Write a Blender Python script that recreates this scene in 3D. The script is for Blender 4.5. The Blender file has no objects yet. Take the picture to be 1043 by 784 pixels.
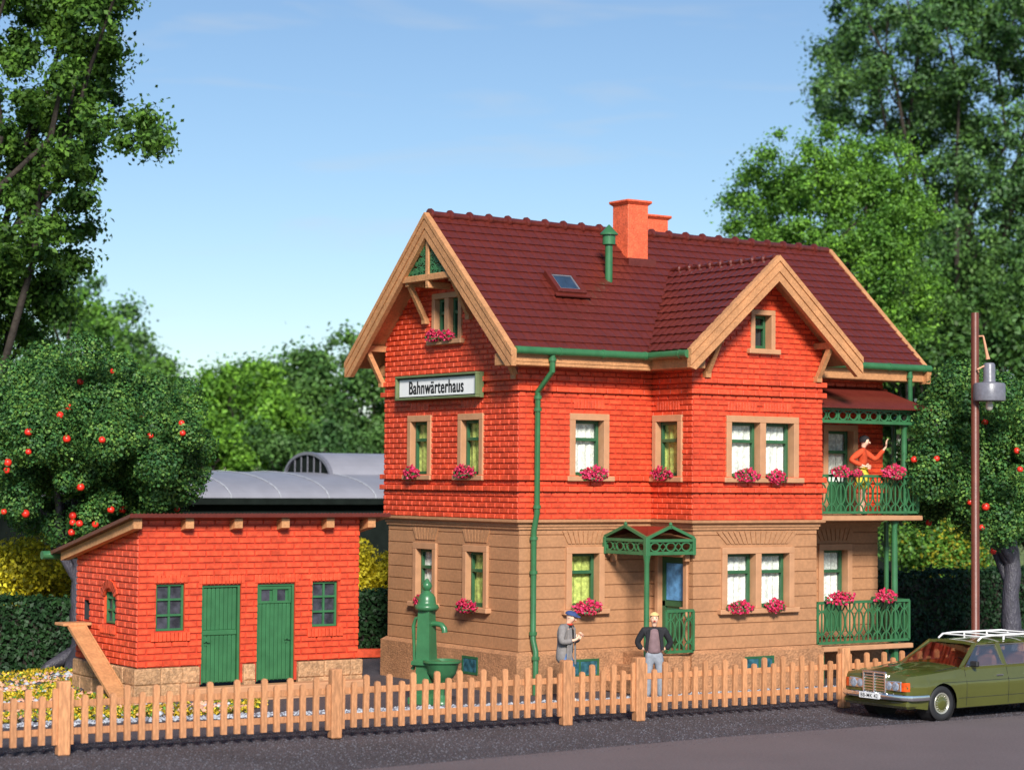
import bpy, math, random
import numpy as np
from mathutils import Vector, Matrix
R = math.radians
random.seed(7); np.random.seed(7)
S = bpy.context.scene
C = S.collection

# ---------------------------------------------------------------- materials
ISL={'red_brick':(.86,1.10),'larch_fence_wood':(.84,1.10),'sandstone_block':(.85,1.12)}
def vary(N,L,out,lo,hi,obj=False):
    g=N.new('ShaderNodeNewGeometry'); src=g.outputs['Random Per Island']
    if obj: src=N.new('ShaderNodeObjectInfo').outputs['Random']
    mr=N.new('ShaderNodeMapRange'); mr.inputs[3].default_value=lo; mr.inputs[4].default_value=hi; L.new(src,mr.inputs[0])
    mx=N.new('ShaderNodeMix'); mx.data_type='RGBA'; mx.blend_type='MULTIPLY'; mx.inputs[0].default_value=1
    L.new(out,mx.inputs[6]); L.new(mr.outputs[0],mx.inputs[7]); return mx.outputs[2]
def mat(name, col, rough=.5, var=.12, vscale=3., bump=0., bscale=40., spec=.5, metal=0., stretch=(1,1,1), col2=None, coat=0., fine=None):
    m = bpy.data.materials.new(name); m.use_nodes = True
    nt = m.node_tree; N = nt.nodes; L = nt.links
    b = N['Principled BSDF']
    b.inputs['Roughness'].default_value = rough
    b.inputs['Metallic'].default_value = metal
    b.inputs['Specular IOR Level'].default_value = spec
    if coat: b.inputs['Coat Weight'].default_value = coat; b.inputs['Coat Roughness'].default_value = .06
    tc = N.new('ShaderNodeTexCoord'); mp = N.new('ShaderNodeMapping'); mp.inputs['Scale'].default_value = stretch
    L.new(tc.outputs['Object'], mp.inputs['Vector'])
    no = N.new('ShaderNodeTexNoise'); no.inputs['Scale'].default_value = vscale; no.inputs['Detail'].default_value = 6
    L.new(mp.outputs[0], no.inputs['Vector'])
    rp = N.new('ShaderNodeValToRGB')
    c2 = col2 or tuple(min(1, c*(1+var)) for c in col)
    c1 = tuple(c*(1-var) for c in col)
    rp.color_ramp.elements[0].position = .35; rp.color_ramp.elements[0].color = (*c1, 1)
    rp.color_ramp.elements[1].position = .65; rp.color_ramp.elements[1].color = (*c2, 1)
    L.new(no.outputs['Fac'], rp.inputs[0])
    out = rp.outputs[0]
    if fine:
        n3 = N.new('ShaderNodeTexNoise'); n3.inputs['Scale'].default_value = fine[0]; n3.inputs['Detail'].default_value = 3
        L.new(mp.outputs[0], n3.inputs['Vector'])
        r3 = N.new('ShaderNodeValToRGB')
        r3.color_ramp.elements[0].position = .4; r3.color_ramp.elements[0].color = (fine[1],)*3+(1,)
        r3.color_ramp.elements[1].position = .62; r3.color_ramp.elements[1].color = (fine[2],)*3+(1,)
        L.new(n3.outputs['Fac'], r3.inputs[0])
        mx = N.new('ShaderNodeMix'); mx.data_type = 'RGBA'; mx.blend_type = 'MULTIPLY'; mx.inputs[0].default_value = 1
        L.new(out, mx.inputs[6]); L.new(r3.outputs[0], mx.inputs[7]); out = mx.outputs[2]
    if name in ISL: out = vary(N,L,out,*ISL[name],obj=name.startswith('larch'))
    L.new(out, b.inputs['Base Color'])
    if bump:
        n2 = N.new('ShaderNodeTexNoise'); n2.inputs['Scale'].default_value = bscale; n2.inputs['Detail'].default_value = 4
        L.new(mp.outputs[0], n2.inputs['Vector'])
        bp = N.new('ShaderNodeBump'); bp.inputs['Strength'].default_value = bump; bp.inputs['Distance'].default_value = .03
        L.new(n2.outputs['Fac'], bp.inputs['Height']); L.new(bp.outputs[0], b.inputs['Normal'])
    return m

def leafmat(name, col, col2, trans=.35, scale=.8, rough=.55):
    m = bpy.data.materials.new(name); m.use_nodes = True
    nt = m.node_tree; N = nt.nodes; L = nt.links
    b = N['Principled BSDF']; b.inputs['Roughness'].default_value = rough; b.inputs['Specular IOR Level'].default_value = .3
    tc = N.new('ShaderNodeTexCoord'); no = N.new('ShaderNodeTexNoise'); no.inputs['Scale'].default_value = scale; no.inputs['Detail'].default_value = 8
    L.new(tc.outputs['Object'], no.inputs['Vector'])
    rp = N.new('ShaderNodeValToRGB'); rp.color_ramp.elements[0].position = .38; rp.color_ramp.elements[1].position = .62
    rp.color_ramp.elements[0].color = (*col, 1); rp.color_ramp.elements[1].color = (*col2, 1)
    L.new(no.outputs['Fac'], rp.inputs[0]); oc_=vary(N,L,rp.outputs[0],.62,1.42); L.new(oc_, b.inputs['Base Color'])
    t = N.new('ShaderNodeBsdfTranslucent'); L.new(oc_, t.inputs['Color'])
    mx = N.new('ShaderNodeMixShader'); mx.inputs[0].default_value = trans
    L.new(b.outputs[0], mx.inputs[1]); L.new(t.outputs[0], mx.inputs[2]); L.new(mx.outputs[0], N['Material Output'].inputs['Surface'])
    return m

def glassmat(name, tint=(.8,.85,.85), refl=.12,rgh=.03):
    m = bpy.data.materials.new(name); m.use_nodes = True
    nt = m.node_tree; N = nt.nodes; L = nt.links; N.remove(N['Principled BSDF'])
    a = N.new('ShaderNodeBsdfTransparent'); a.inputs[0].default_value = (*tint, 1)
    g = N.new('ShaderNodeBsdfGlossy'); g.inputs['Roughness'].default_value = rgh
    lw_ = N.new('ShaderNodeLayerWeight'); f = N.new('ShaderNodeMath'); f.operation='POWER'; f.inputs[1].default_value = 4.5; L.new(lw_.outputs['Facing'], f.inputs[0])
    ad = N.new('ShaderNodeMath'); ad.operation = 'ADD'; ad.inputs[1].default_value = refl; L.new(f.outputs[0], ad.inputs[0])
    mx = N.new('ShaderNodeMixShader'); L.new(ad.outputs[0], mx.inputs[0]); L.new(a.outputs[0], mx.inputs[1]); L.new(g.outputs[0], mx.inputs[2])
    L.new(mx.outputs[0], N['Material Output'].inputs['Surface'])
    return m

M = {}
M['brick'] = mat('red_brick', (.72,.082,.030), .40, .12, 2.2, .25, 60, fine=(9,.82,1.12))
M['brick_shade'] = mat('brick_recess_shade', (.45,.038,.014), .6, .15, 3)  # same red as the bricks, with the recess shadow darkened into the colour
M['tan'] = mat('tan_plaster', (.425,.208,.100), .55, .06, 1.6, .25, 30, fine=(14,.9,1.06))
M['tangroove'] = mat('tan_plaster_groove', (.29,.14,.068), .7, .08, 2)
M['base'] = mat('rough_plinth_render', (.42,.20,.094), .7, .14, 3, 1., 26, fine=(20,.8,1.1))
M['trim'] = mat('tan_window_trim', (.49,.25,.13), .5, .08, 4, .1, 40)
M['wood'] = mat('carved_timber', (.52,.245,.105), .5, .12, 3, .35, 22, stretch=(1,1,1), fine=(18,.88,1.06))
M['fence'] = mat('larch_fence_wood', (.56,.255,.115), .5, .12, 5, .3, 25, stretch=(3,3,.6), fine=(10,.85,1.08))
M['roof'] = mat('maroon_roof_tile', (.112,.019,.013), .28, .08, 2.5, .15, 30, fine=(14,.92,1.06))
M['green'] = mat('green_paint', (.038,.145,.058), .32, .12, 4, .06, 30)
M['dgreen'] = mat('dark_green_paint', (.028,.105,.044), .42, .12, 4, .06, 30)
M['chim'] = mat('orange_chimney_brick', (.74,.125,.05), .55, .12, 5, .5, 28, fine=(20,.85,1.08))
M['stone'] = mat('sandstone_block', (.47,.265,.135), .6, .18, 4, .9, 22, fine=(16,.78,1.12))
M['glass'] = glassmat('window_glass',(.95,.97,.95),.03)
M['curtain'] = mat('white_lace_curtain', (.90,.90,.84), .9, .06, 9, .3, 20, fine=(16,.7,1.05))
M['ycurtain'] = mat('yellow_green_curtain', (.50,.56,.14), .9, .2, 7, .3, 20, fine=(13,.7,1.1))
M['bcurtain'] = mat('blue_curtain', (.10,.27,.50), .9, .25, 7, .3, 20)
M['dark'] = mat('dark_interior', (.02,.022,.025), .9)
M['white'] = mat('white_enamel', (.82,.82,.82), .4, .03)
M['black'] = mat('black_lettering', (.012,.012,.014), .5)
M['olive'] = mat('olive_green_frame', (.13,.17,.075), .5, .1)
M['petal'] = mat('crimson_petal', (.44,.010,.045), .5, .35, 12)
M['petal2'] = mat('pink_petal', (.56,.020,.10), .5, .3, 12)
M['flleaf'] = mat('geranium_leaf', (.045,.10,.02), .5, .3, 12)
M['gravel'] = mat('dark_grey_gravel', (.062,.050,.056), .85, .15, .5, 1., 9, fine=(45,.5,1.6))
M['asphalt'] = mat('smooth_asphalt', (.135,.105,.108), .8, .05, .6, .3, 18, fine=(26,.88,1.1))
M['soil'] = mat('garden_soil', (.10,.085,.03), .9, .4, 1.2, .6, 9)
M['meadow'] = mat('meadow_grass', (.13,.17,.035), .9, .3, .3, .5, 3)
M['chip'] = mat('pale_grey_stone_chip', (.42,.44,.48), .8, .2, 9)
M['peach'] = mat('peach_pebble', (.66,.34,.22), .7, .2, 9)
M['bark'] = mat('grey_moulded_bark', (.062,.058,.075), .38, .25, 5, .9, 12, stretch=(3,3,.8))
M['barkb'] = mat('brown_tree_bark', (.035,.026,.020), .8, .3, 5, .9, 10)
M['metal'] = mat('pale_corrugated_metal', (.25,.25,.29), .45, .07, 1.5, .1, 20)
M['dwall'] = mat('dark_green_wall', (.010,.014,.012), .9, .2, 3, spec=.08)
M['rust'] = mat('rust_brown_paint', (.13,.035,.020), .42, .12, 4, .08, 30)
M['lampgrey'] = mat('grey_lamp_enamel', (.15,.15,.18), .35, .12, 12, .1, 30)
M['copper'] = mat('copper_rod', (.60,.30,.17), .35, .1)
M['skin'] = mat('skin', (.82,.50,.35), .55, .06, 20)
M['apple'] = mat('red_apple', (.72,.030,.016), .35, .2, 8)
M['chrome'] = mat('chrome', (.88,.88,.90), .18, .02, metal=1.)
M['paint'] = mat('olive_car_paint', (.076,.082,.015), .22, .05, 3, coat=1.)
M['rubber'] = mat('black_rubber', (.016,.016,.018), .6, .1)
M['cream'] = mat('cream_wheel_trim', (.46,.45,.38), .25, .05, metal=.5)
M['seat'] = mat('orange_brown_upholstery', (.36,.13,.06), .7, .2, 8)
M['orange'] = mat('amber_lens', (.70,.085,.012), .12, .3, 14)
M['lens'] = mat('clear_headlamp_lens', (.36,.42,.52), .1, .3, 20, metal=.4)
M['carglass'] = glassmat('car_glass', (.62,.60,.55), .10)
M['sideglass'] = glassmat('car_side_glass', (.80,.82,.84), .40, .35)
def cloth(n, c, v=.12): M[n] = mat(n, c, .85, v, 14, .3, 60)
cloth('grey_coat', (.22,.20,.195)); cloth('denim', (.075,.16,.36), .3); cloth('black_leather', (.014,.014,.018)); cloth('mauve_shirt', (.20,.125,.135))
cloth('grey_trousers', (.25,.27,.31)); cloth('navy', (.035,.065,.19)); cloth('blond_hair', (.74,.50,.20)); cloth('black_hair', (.012,.010,.012))
cloth('orange_shirt', (.62,.07,.018)); cloth('yellow_skirt', (.70,.52,.04)); cloth('black_jumper', (.012,.012,.015)); cloth('red_scarf', (.6,.05,.02))

# ---------------------------------------------------------------- mesh builder
class MB:
    def __init__(s, T=None): s.V = []; s.F = []; s.I = []; s.T = T; s.flip = T is not None and T.to_3x3().determinant() < 0
    def v(s, p):
        p = Vector(p)
        if s.T is not None: p = s.T @ p
        s.V.append(p); return len(s.V)-1
    def f(s, idx, mi=0):
        s.F.append(tuple(reversed(idx)) if s.flip else tuple(idx)); s.I.append(mi)
    def poly(s, pts, mi=0): s.f([s.v(p) for p in pts], mi)
    def box(s, a, b, mi=0, ch=0.):
        x0,y0,z0 = [min(a[i],b[i]) for i in range(3)]; x1,y1,z1 = [max(a[i],b[i]) for i in range(3)]
        if ch:   # chamfered box
            ch = min(ch, .45*min(x1-x0,y1-y0,z1-z0)); k = ch
            P = {}
            for X in (0,1):
                for Y in (0,1):
                    for Z in (0,1):
                        x=(x0,x1)[X]; y=(y0,y1)[Y]; z=(z0,z1)[Z]; sx=(1,-1)[X]*k; sy=(1,-1)[Y]*k; sz=(1,-1)[Z]*k
                        P[X,Y,Z,0]=s.v((x,y+sy,z+sz)); P[X,Y,Z,1]=s.v((x+sx,y,z+sz)); P[X,Y,Z,2]=s.v((x+sx,y+sy,z))
            for d in range(3):
                for q in (0,1):
                    o=[(0,0),(1,0),(1,1),(0,1)]; ids=[]
                    for (i,j) in o:
                        c=[i,j]; c.insert(d,q); ids.append(P[c[0],c[1],c[2],d])
                    if (q==0) ^ (d==1): ids.reverse()
                    s.f(ids,mi)
            for d in range(3):   # edges along axis d
                e,g=[i for i in range(3) if i!=d]
                for qe in (0,1):
                    for qg in (0,1):
                        ids=[]
                        for (t,w) in ((0,e),(0,g),(1,g),(1,e)):
                            c=[0,0,0]; c[d]=t; c[e]=qe; c[g]=qg; ids.append(P[c[0],c[1],c[2],w])
                        s.f(ids,mi)
            for X in (0,1):
                for Y in (0,1):
                    for Z in (0,1): s.f([P[X,Y,Z,i] for i in range(3)],mi)
            return
        i = [s.v(p) for p in ((x0,y0,z0),(x1,y0,z0),(x1,y1,z0),(x0,y1,z0),(x0,y0,z1),(x1,y0,z1),(x1,y1,z1),(x0,y1,z1))]
        for q in ((3,2,1,0),(4,5,6,7),(0,1,5,4),(1,2,6,5),(2,3,7,6),(3,0,4,7)): s.f([i[k] for k in q], mi)
    def prism(s, pts, d, mi=0):      # pts 3D polygon, d extrude vector
        d = Vector(d); n = len(pts); a = [s.v(p) for p in pts]; b = [s.v(Vector(p)+d) for p in pts]
        s.f(a[::-1], mi); s.f(b, mi)
        for k in range(n): s.f([a[k], a[(k+1)%n], b[(k+1)%n], b[k]], mi)
    def bar(s, p, q, w, h, up=(0,0,1), mi=0):
        p=Vector(p); q=Vector(q); d=(q-p).normalized(); u=Vector(up); sd=d.cross(u).normalized(); u=sd.cross(d).normalized()
        P=[p+sd*(a*w/2)+u*(b*h/2) for a,b in ((-1,-1),(1,-1),(1,1),(-1,1))]
        s.prism(P, q-p, mi)
    def tube(s, pts, r, n=10, mi=0, cap=True):
        pts=[Vector(p) for p in pts]; rs = r if isinstance(r,(list,tuple)) else [r]*len(pts); rings=[]; u=None
        for k,p in enumerate(pts):
            d=((pts[k+1]-p) if k==0 else (p-pts[k-1]) if k==len(pts)-1 else ((pts[k+1]-p).normalized()+(p-pts[k-1]).normalized()))
            d=d.normalized()
            if u is None: u = d.orthogonal().normalized()
            u=(u-d*u.dot(d)).normalized(); w=d.cross(u)
            rings.append([s.v(p+(u*math.cos(t)+w*math.sin(t))*rs[k]) for t in [2*math.pi*j/n for j in range(n)]])
        for a,b in zip(rings,rings[1:]):
            for j in range(n): s.f([a[j],a[(j+1)%n],b[(j+1)%n],b[j]],mi)
        if cap: s.f(rings[0][::-1],mi); s.f(rings[-1],mi)
    def lathe(s, prof, c=(0,0,0), n=24, mi=0, axis=2, cap=True):
        c=Vector(c); rings=[]
        for r,z in prof:
            ring=[]
            for j in range(n):
                t=2*math.pi*j/n; a,b=r*math.cos(t),r*math.sin(t)
                p={2:(a,b,z),1:(b,z,a),0:(z,a,b)}[axis]; ring.append(s.v(c+Vector(p)))
            rings.append(ring)
        for a,b in zip(rings,rings[1:]):
            for j in range(n): s.f([a[j],a[(j+1)%n],b[(j+1)%n],b[j]],mi)
        if cap: s.f(rings[0][::-1],mi); s.f(rings[-1],mi)
    def ring(s, c, u, w, ru, rw, t, d, n=20, a0=0, a1=2*math.pi, mi=0):   # flat elliptical hoop, band t, depth d
        c=Vector(c); u=Vector(u); w=Vector(w); k=u.cross(w).normalized(); full=abs(a1-a0-2*math.pi)<1e-6; R_=[]
        m = n if full else n+1
        for j in range(m):
            a=a0+(a1-a0)*j/n; e=[]
            for q,dd in ((1,d/2),(1,-d/2),(-1,-d/2),(-1,d/2)):
                e.append(s.v(c+u*((ru+q*t/2)*math.cos(a))+w*((rw+q*t/2)*math.sin(a))+k*dd))
            R_.append(e)
        for j in range(m if full else m-1):
            a,b=R_[j],R_[(j+1)%m]
            for i in range(4): s.f([a[i],a[(i+1)%4],b[(i+1)%4],b[i]],mi)
    def build(s, name, mats, parent=None, smooth=False, loc=None):
        me=bpy.data.meshes.new(name); me.from_pydata([tuple(p) for p in s.V],[],s.F)
        if not isinstance(mats,(list,tuple)): mats=[mats]
        for m in mats: me.materials.append(m)
        me.polygons.foreach_set('material_index', s.I)
        if smooth: me.polygons.foreach_set('use_smooth',[True]*len(s.F))
        me.update()
        return link(name, me, parent, loc)
def link(name, me, parent=None, loc=None):
    o=bpy.data.objects.new(name,me); C.objects.link(o)
    if parent is not None: o.parent=parent
    if loc is not None: o.location=loc
    return o
def smooth_angle(o, ang=40):
    me=o.data; me.polygons.foreach_set('use_smooth',[True]*len(me.polygons)); me.set_sharp_from_angle(angle=R(ang)); return o
def tag(o, label=None, cat=None, group=None, kind=None):
    if label: o['label']=label
    if cat: o['category']=cat
    if group: o['group']=group
    if kind: o['kind']=kind
    return o
def thing(name, label, cat, loc=(0,0,0), rz=0, group=None):
    o=bpy.data.objects.new(name,None); o.empty_display_size=.2; C.objects.link(o); o.location=loc; o.rotation_euler=(0,0,rz)
    return tag(o,label,cat,group)

# ---------------------------------------------------------------- camera
f_px=2175.; cx,cy=521.5,392.
yaw=R(55.75); pitch=math.atan(97/f_px); roll=R(.465)
fw0=Vector((math.cos(yaw),math.sin(yaw),0)); rt0=Vector((math.sin(yaw),-math.cos(yaw),0)); up0=Vector((0,0,1))
fwd=fw0*math.cos(pitch)+up0*math.sin(pitch); uu=up0*math.cos(pitch)-fw0*math.sin(pitch)
rt=rt0*math.cos(roll)+uu*math.sin(roll); upv=uu*math.cos(roll)-rt0*math.sin(roll)
H=4.39
cam_loc=-44*fw0-.17*rt0+Vector((0,0,H))
cd=bpy.data.cameras.new('camera'); co=bpy.data.objects.new('camera',cd); C.objects.link(co)
cd.sensor_width=36; cd.lens=f_px/1043*36; cd.clip_end=5000; cd.clip_start=.5; cd.dof.use_dof=True; cd.dof.focus_distance=43.5; cd.dof.aperture_fstop=.75
mm=Matrix((rt,upv,-fwd)).transposed().to_4x4(); mm.translation=cam_loc; co.matrix_world=mm
S.camera=co
def at(px,py,Z):      # world point behind a pixel of the photograph at depth Z
    return cam_loc+(fwd+rt*((px-cx)/f_px)-upv*((py-cy)/f_px))*Z
def gx(px,Z):
    p=at(px,480,Z); return p.x,p.y

# ---------------------------------------------------------------- light
SUN_EL=31; sd=Vector((-.54,-1,0)).normalized()
w=bpy.data.worlds.new('World'); S.world=w; w.use_nodes=True; nt=w.node_tree; N=nt.nodes; L=nt.links
bg=N['Background']; bg.inputs[1].default_value=.086
sky=N.new('ShaderNodeTexSky'); sky.sky_type='NISHITA'; sky.sun_disc=False; sky.sun_elevation=R(SUN_EL)
sky.sun_rotation=math.atan2(sd.x,sd.y); sky.altitude=200; sky.air_density=1.0; sky.dust_density=.05; sky.ozone_density=3.7
tc=N.new('ShaderNodeTexCoord'); mp=N.new('ShaderNodeMapping'); mp.inputs['Scale'].default_value=(3,3,22); mp.inputs['Location'].default_value=(.3,.1,.4)
no=N.new('ShaderNodeTexNoise'); no.inputs['Scale'].default_value=2.2; no.inputs['Detail'].default_value=7; no.inputs['Distortion'].default_value=.6
rp=N.new('ShaderNodeValToRGB'); rp.color_ramp.elements[0].position=.56; rp.color_ramp.elements[1].position=.82
rp.color_ramp.elements[0].color=(0,0,0,1); rp.color_ramp.elements[1].color=(.55,.55,.55,1)
mx=N.new('ShaderNodeMix'); mx.data_type='RGBA'; mx.inputs[7].default_value=(5.5,5.9,6.3,1)
L.new(tc.outputs['Generated'],mp.inputs[0]); L.new(mp.outputs[0],no.inputs['Vector']); L.new(no.outputs['Fac'],rp.inputs[0])
L.new(rp.outputs[0],mx.inputs[0]); L.new(sky.outputs[0],mx.inputs[6]); L.new(mx.outputs[2],bg.inputs[0])
sl=bpy.data.lights.new('sun','SUN'); sl.energy=4.6; sl.angle=R(12); sl.color=(1,.95,.87)
so=bpy.data.objects.new('sun',sl); C.objects.link(so)
sv=Vector((sd.x*math.cos(R(SUN_EL)),sd.y*math.cos(R(SUN_EL)),math.sin(R(SUN_EL))))
so.rotation_euler=sv.to_track_quat('Z','Y').to_euler()
S.view_settings.view_transform='Standard'; S.view_settings.look='None'; S.view_settings.exposure=.42; S.view_settings.gamma=1
S.render.engine='CYCLES'
try: S.cycles.max_bounces=8; S.cycles.transparent_max_bounces=12
except Exception: pass

# ---------------------------------------------------------------- wall builders
def clip(poly, outl):
    def inside(p,a,b): return (b[0]-a[0])*(p[1]-a[1])-(b[1]-a[1])*(p[0]-a[0])>=-1e-9
    out=poly
    for i in range(len(outl)):
        a,b=outl[i],outl[(i+1)%len(outl)]; inp=out; out=[]
        if not inp: return []
        for j in range(len(inp)):
            p,q=inp[j],inp[(j+1)%len(inp)]; ip,iq=inside(p,a,b),inside(q,a,b)
            if ip!=iq:
                d1=(b[0]-a[0])*(p[1]-a[1])-(b[1]-a[1])*(p[0]-a[0]); d2=(b[0]-a[0])*(q[1]-a[1])-(b[1]-a[1])*(q[0]-a[0])
                t=d1/(d1-d2); x=(p[0]+(q[0]-p[0])*t,p[1]+(q[1]-p[1])*t)
                if ip: out+= [p,x] if False else [x]
                else: out+= [x,q]
                if iq: continue
            elif iq: out.append(q)
    return out
def sh(poly,outl):   # Sutherland-Hodgman on convex outline (ccw)
    out=list(poly)
    n=len(outl)
    for i in range(n):
        a,b=outl[i],outl[(i+1)%n]; inp=out; out=[]
        if not inp: return []
        D=lambda p:(b[0]-a[0])*(p[1]-a[1])-(b[1]-a[1])*(p[0]-a[0])
        prev=inp[-1]; dp=D(prev)
        for cur in inp:
            dc=D(cur)
            if dc>=-1e-9:
                if dp<-1e-9: t=dp/(dp-dc); out.append((prev[0]+(cur[0]-prev[0])*t,prev[1]+(cur[1]-prev[1])*t))
                out.append(cur)
            elif dp>=-1e-9:
                t=dp/(dp-dc); out.append((prev[0]+(cur[0]-prev[0])*t,prev[1]+(cur[1]-prev[1])*t))
            prev,dp=cur,dc
    return out
def area(p): return .5*sum(p[i][0]*p[(i+1)%len(p)][1]-p[(i+1)%len(p)][0]*p[i][1] for i in range(len(p)))
def frame(O,u,n):
    u=Vector(u); n=Vector(n); m=Matrix((u,n,Vector((0,0,1)))).transposed().to_4x4(); m.translation=Vector(O); return m
def backing(mb, outl, holes, mi=1, c=0):
    A=sorted(set([min(p[0] for p in outl),max(p[0] for p in outl)]+[h[0] for h in holes]+[h[2] for h in holes]))
    B=sorted(set([min(p[1] for p in outl),max(p[1] for p in outl)]+[h[1] for h in holes]+[h[3] for h in holes]))
    for a0,a1 in zip(A,A[1:]):
        for b0,b1 in zip(B,B[1:]):
            ma,mb_=(a0+a1)/2,(b0+b1)/2
            if any(h[0]<ma<h[2] and h[1]<mb_<h[3] for h in holes): continue
            p=sh([(a0,b0),(a1,b0),(a1,b1),(a0,b1)],outl)
            if len(p)>2 and area(p)>1e-5: mb.poly([(x,c,y) for x,y in p],mi)
def bricks(mb, outl, holes, b0=0, h=.115, ln=.33, g=.028, pr=.022, e=.009, mi=0, jit=.004, bond=.5):
    back_lo=min(p[1] for p in outl); top=max(p[1] for p in outl); a_lo=min(p[0] for p in outl); a_hi=max(p[0] for p in outl)
    r=0; y=b0
    while y<top:
        y0,y1=y+g/2,y+h-g/2; y+=h; r+=1
        x=a_lo-(ln*bond if r%2 else 0)
        while x<a_hi:
            x0,x1=x+g/2,x+ln-g/2; x+=ln
            segs=[(x0,x1)]
            for hh in holes:
                if min(y1,hh[3])-max(y0,hh[1])>.25*h:
                    ns=[]
                    for s0,s1 in segs:
                        if hh[2]<=s0 or hh[0]>=s1: ns.append((s0,s1)); continue
                        if hh[0]-s0>.03: ns.append((s0,hh[0]))
                        if s1-hh[2]>.03: ns.append((hh[2],s1))
                    segs=ns
            for s0,s1 in segs:
                p=sh([(s0,y0),(s1,y0),(s1,y1),(s0,y1)],outl)
                if len(p)<3 or area(p)<.0008: continue
                mx_=(min(q[0] for q in p)+max(q[0] for q in p))/2; my=(min(q[1] for q in p)+max(q[1] for q in p))/2
                wx=max(q[0] for q in p)-min(q[0] for q in p); wy=max(q[1] for q in p)-min(q[1] for q in p)
                if wx<2.5*e or wy<2.5*e: continue
                fx,fy=1-2*e/wx,1-2*e/wy; d=pr+random.uniform(-jit,jit)
                A=[mb.v((q[0],-.001,q[1])) for q in p]
                B=[mb.v((mx_+(q[0]-mx_)*fx,d+random.uniform(-.0015,.0015),my+(q[1]-my)*fy)) for q in p]
                mb.f(B,mi); n=len(p)
                for k in range(n): mb.f([A[k],A[(k+1)%n],B[(k+1)%n],B[k]],mi)
def soldier(mb,a0,a1,b0,b1,pr=.035,w=.085,mi=0):
    n=max(1,round((a1-a0)/w)); w=(a1-a0)/n
    for i in range(n): mb.box((a0+i*w+.006,0,b0),(a0+(i+1)*w-.006,pr+random.uniform(-.004,.004),b1),mi,ch=.008)
def band(mb,a0,a1,z,h=.1,pr=.085,ln=.33,mi=0,holes=()):
    n=max(1,round((a1-a0)/ln)); w=(a1-a0)/n
    for i in range(n):
        x0,x1=a0+i*w+.005,a0+(i+1)*w-.005
        for hh in holes:
            if hh[1]<z+h/2<hh[3]:
                if hh[0]<=x0 and x1<=hh[2]: x1=x0
                elif hh[0]<x1<=hh[2]: x1=hh[0]
                elif hh[0]<=x0<hh[2]: x0=hh[2]
        if x1-x0>.03: mb.box((x0,-.01,z),(x1,pr+random.uniform(-.004,.004),z+h),mi,ch=.012)
def rect(a0,b0,a1,b1): return [(a0,b0),(a1,b0),(a1,b1),(a0,b1)]

def make_window(parent, T, a0, z0, w, h, cols=1, trimw=.14, curtain='curtain', sill=True, depth=.22, door=False, tr=None, label=None):
    if T in (gable,ugable,ubays): depth=.15
    """surround outer rectangle a0..a0+w, z0..z0+h on a wall plane; returns the wall hole"""
    k=trimw; a1=a0+w; z1=z0+h
    op=[]                                   # openings
    mull=.16; iw=(w-2*k-(cols-1)*mull)/cols
    for c in range(cols): op.append((a0+k+c*(iw+mull), a0+k+c*(iw+mull)+iw))
    m=MB(T)
    m.box((a0,-depth,z0),(a0+k,.055,z1-k),0,ch=.008); m.box((a1-k,-depth,z0),(a1,.055,z1-k),0,ch=.008); m.box((a0,-depth,z1-k),(a1,.055,z1),0,ch=.008)
    for c in range(cols-1): m.box((op[c][1],-depth,z0),(op[c+1][0],.050,z1-k),0,ch=.008)
    win=m.build('window',tr or M['trim'],parent)
    if label: win['label']=label
    if sill:
        m=MB(T); m.box((a0-.1,-depth,z0-.11),(a1+.1,.13,z0),0,ch=.015); m.build('sill',tr or M['trim'],win)
    for (x0,x1) in op:
        m=MB(T); t=.065; c0,c1=-depth+.0,-depth+.07
        zt=z1-k; zm=z0+(zt-z0)*(.66 if not door else .74)
        m.box((x0,c0,z0),(x0+t,c1,zt),0,ch=.006); m.box((x1-t,c0,z0),(x1,c1,zt),0,ch=.006)
        m.box((x0+t,c0,z0),(x1-t,c1-.003,z0+t+.02),0,ch=.006); m.box((x0+t,c0,zt-t),(x1-t,c1-.003,zt),0,ch=.006)
        m.box((x0+t,c0,zm-.035),(x1-t,c1+.015,zm+.035),0,ch=.006)
        if door: m.box((x0+t,c0,z0+t),(x1-t,c0+.03,z0+.7),0)
        cs=m.build('casement',M['dgreen'],win)
        m=MB(T); m.poly([(x0+t,c0+.02,z0+.05),(x1-t,c0+.02,z0+.05),(x1-t,c0+.02,zt-t),(x0+t,c0+.02,zt-t)]); m.build('pane',M['glass'],win)
        m=MB(T); n=14                        # gathered curtain
        cc=curtain if isinstance(curtain,str) else curtain[0]
        ids=[]
        for j in range(n+1):
            ex=.13 if cols==1 else .06; x=x0-ex+(x1-x0+2*ex)*j/n; d=-depth-.035+.022*math.sin(j*2.3+x0*7)
            ids.append((m.v((x,d,z0-.02)),m.v((x,d,zt+.02))))
        for p,q in zip(ids,ids[1:]): m.f([p[0],q[0],q[1],p[1]])
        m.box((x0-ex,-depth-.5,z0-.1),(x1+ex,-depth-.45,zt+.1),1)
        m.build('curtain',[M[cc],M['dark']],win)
    return (a0+k*.5,z0,a1-k*.5,z1-k*.5)

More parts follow.
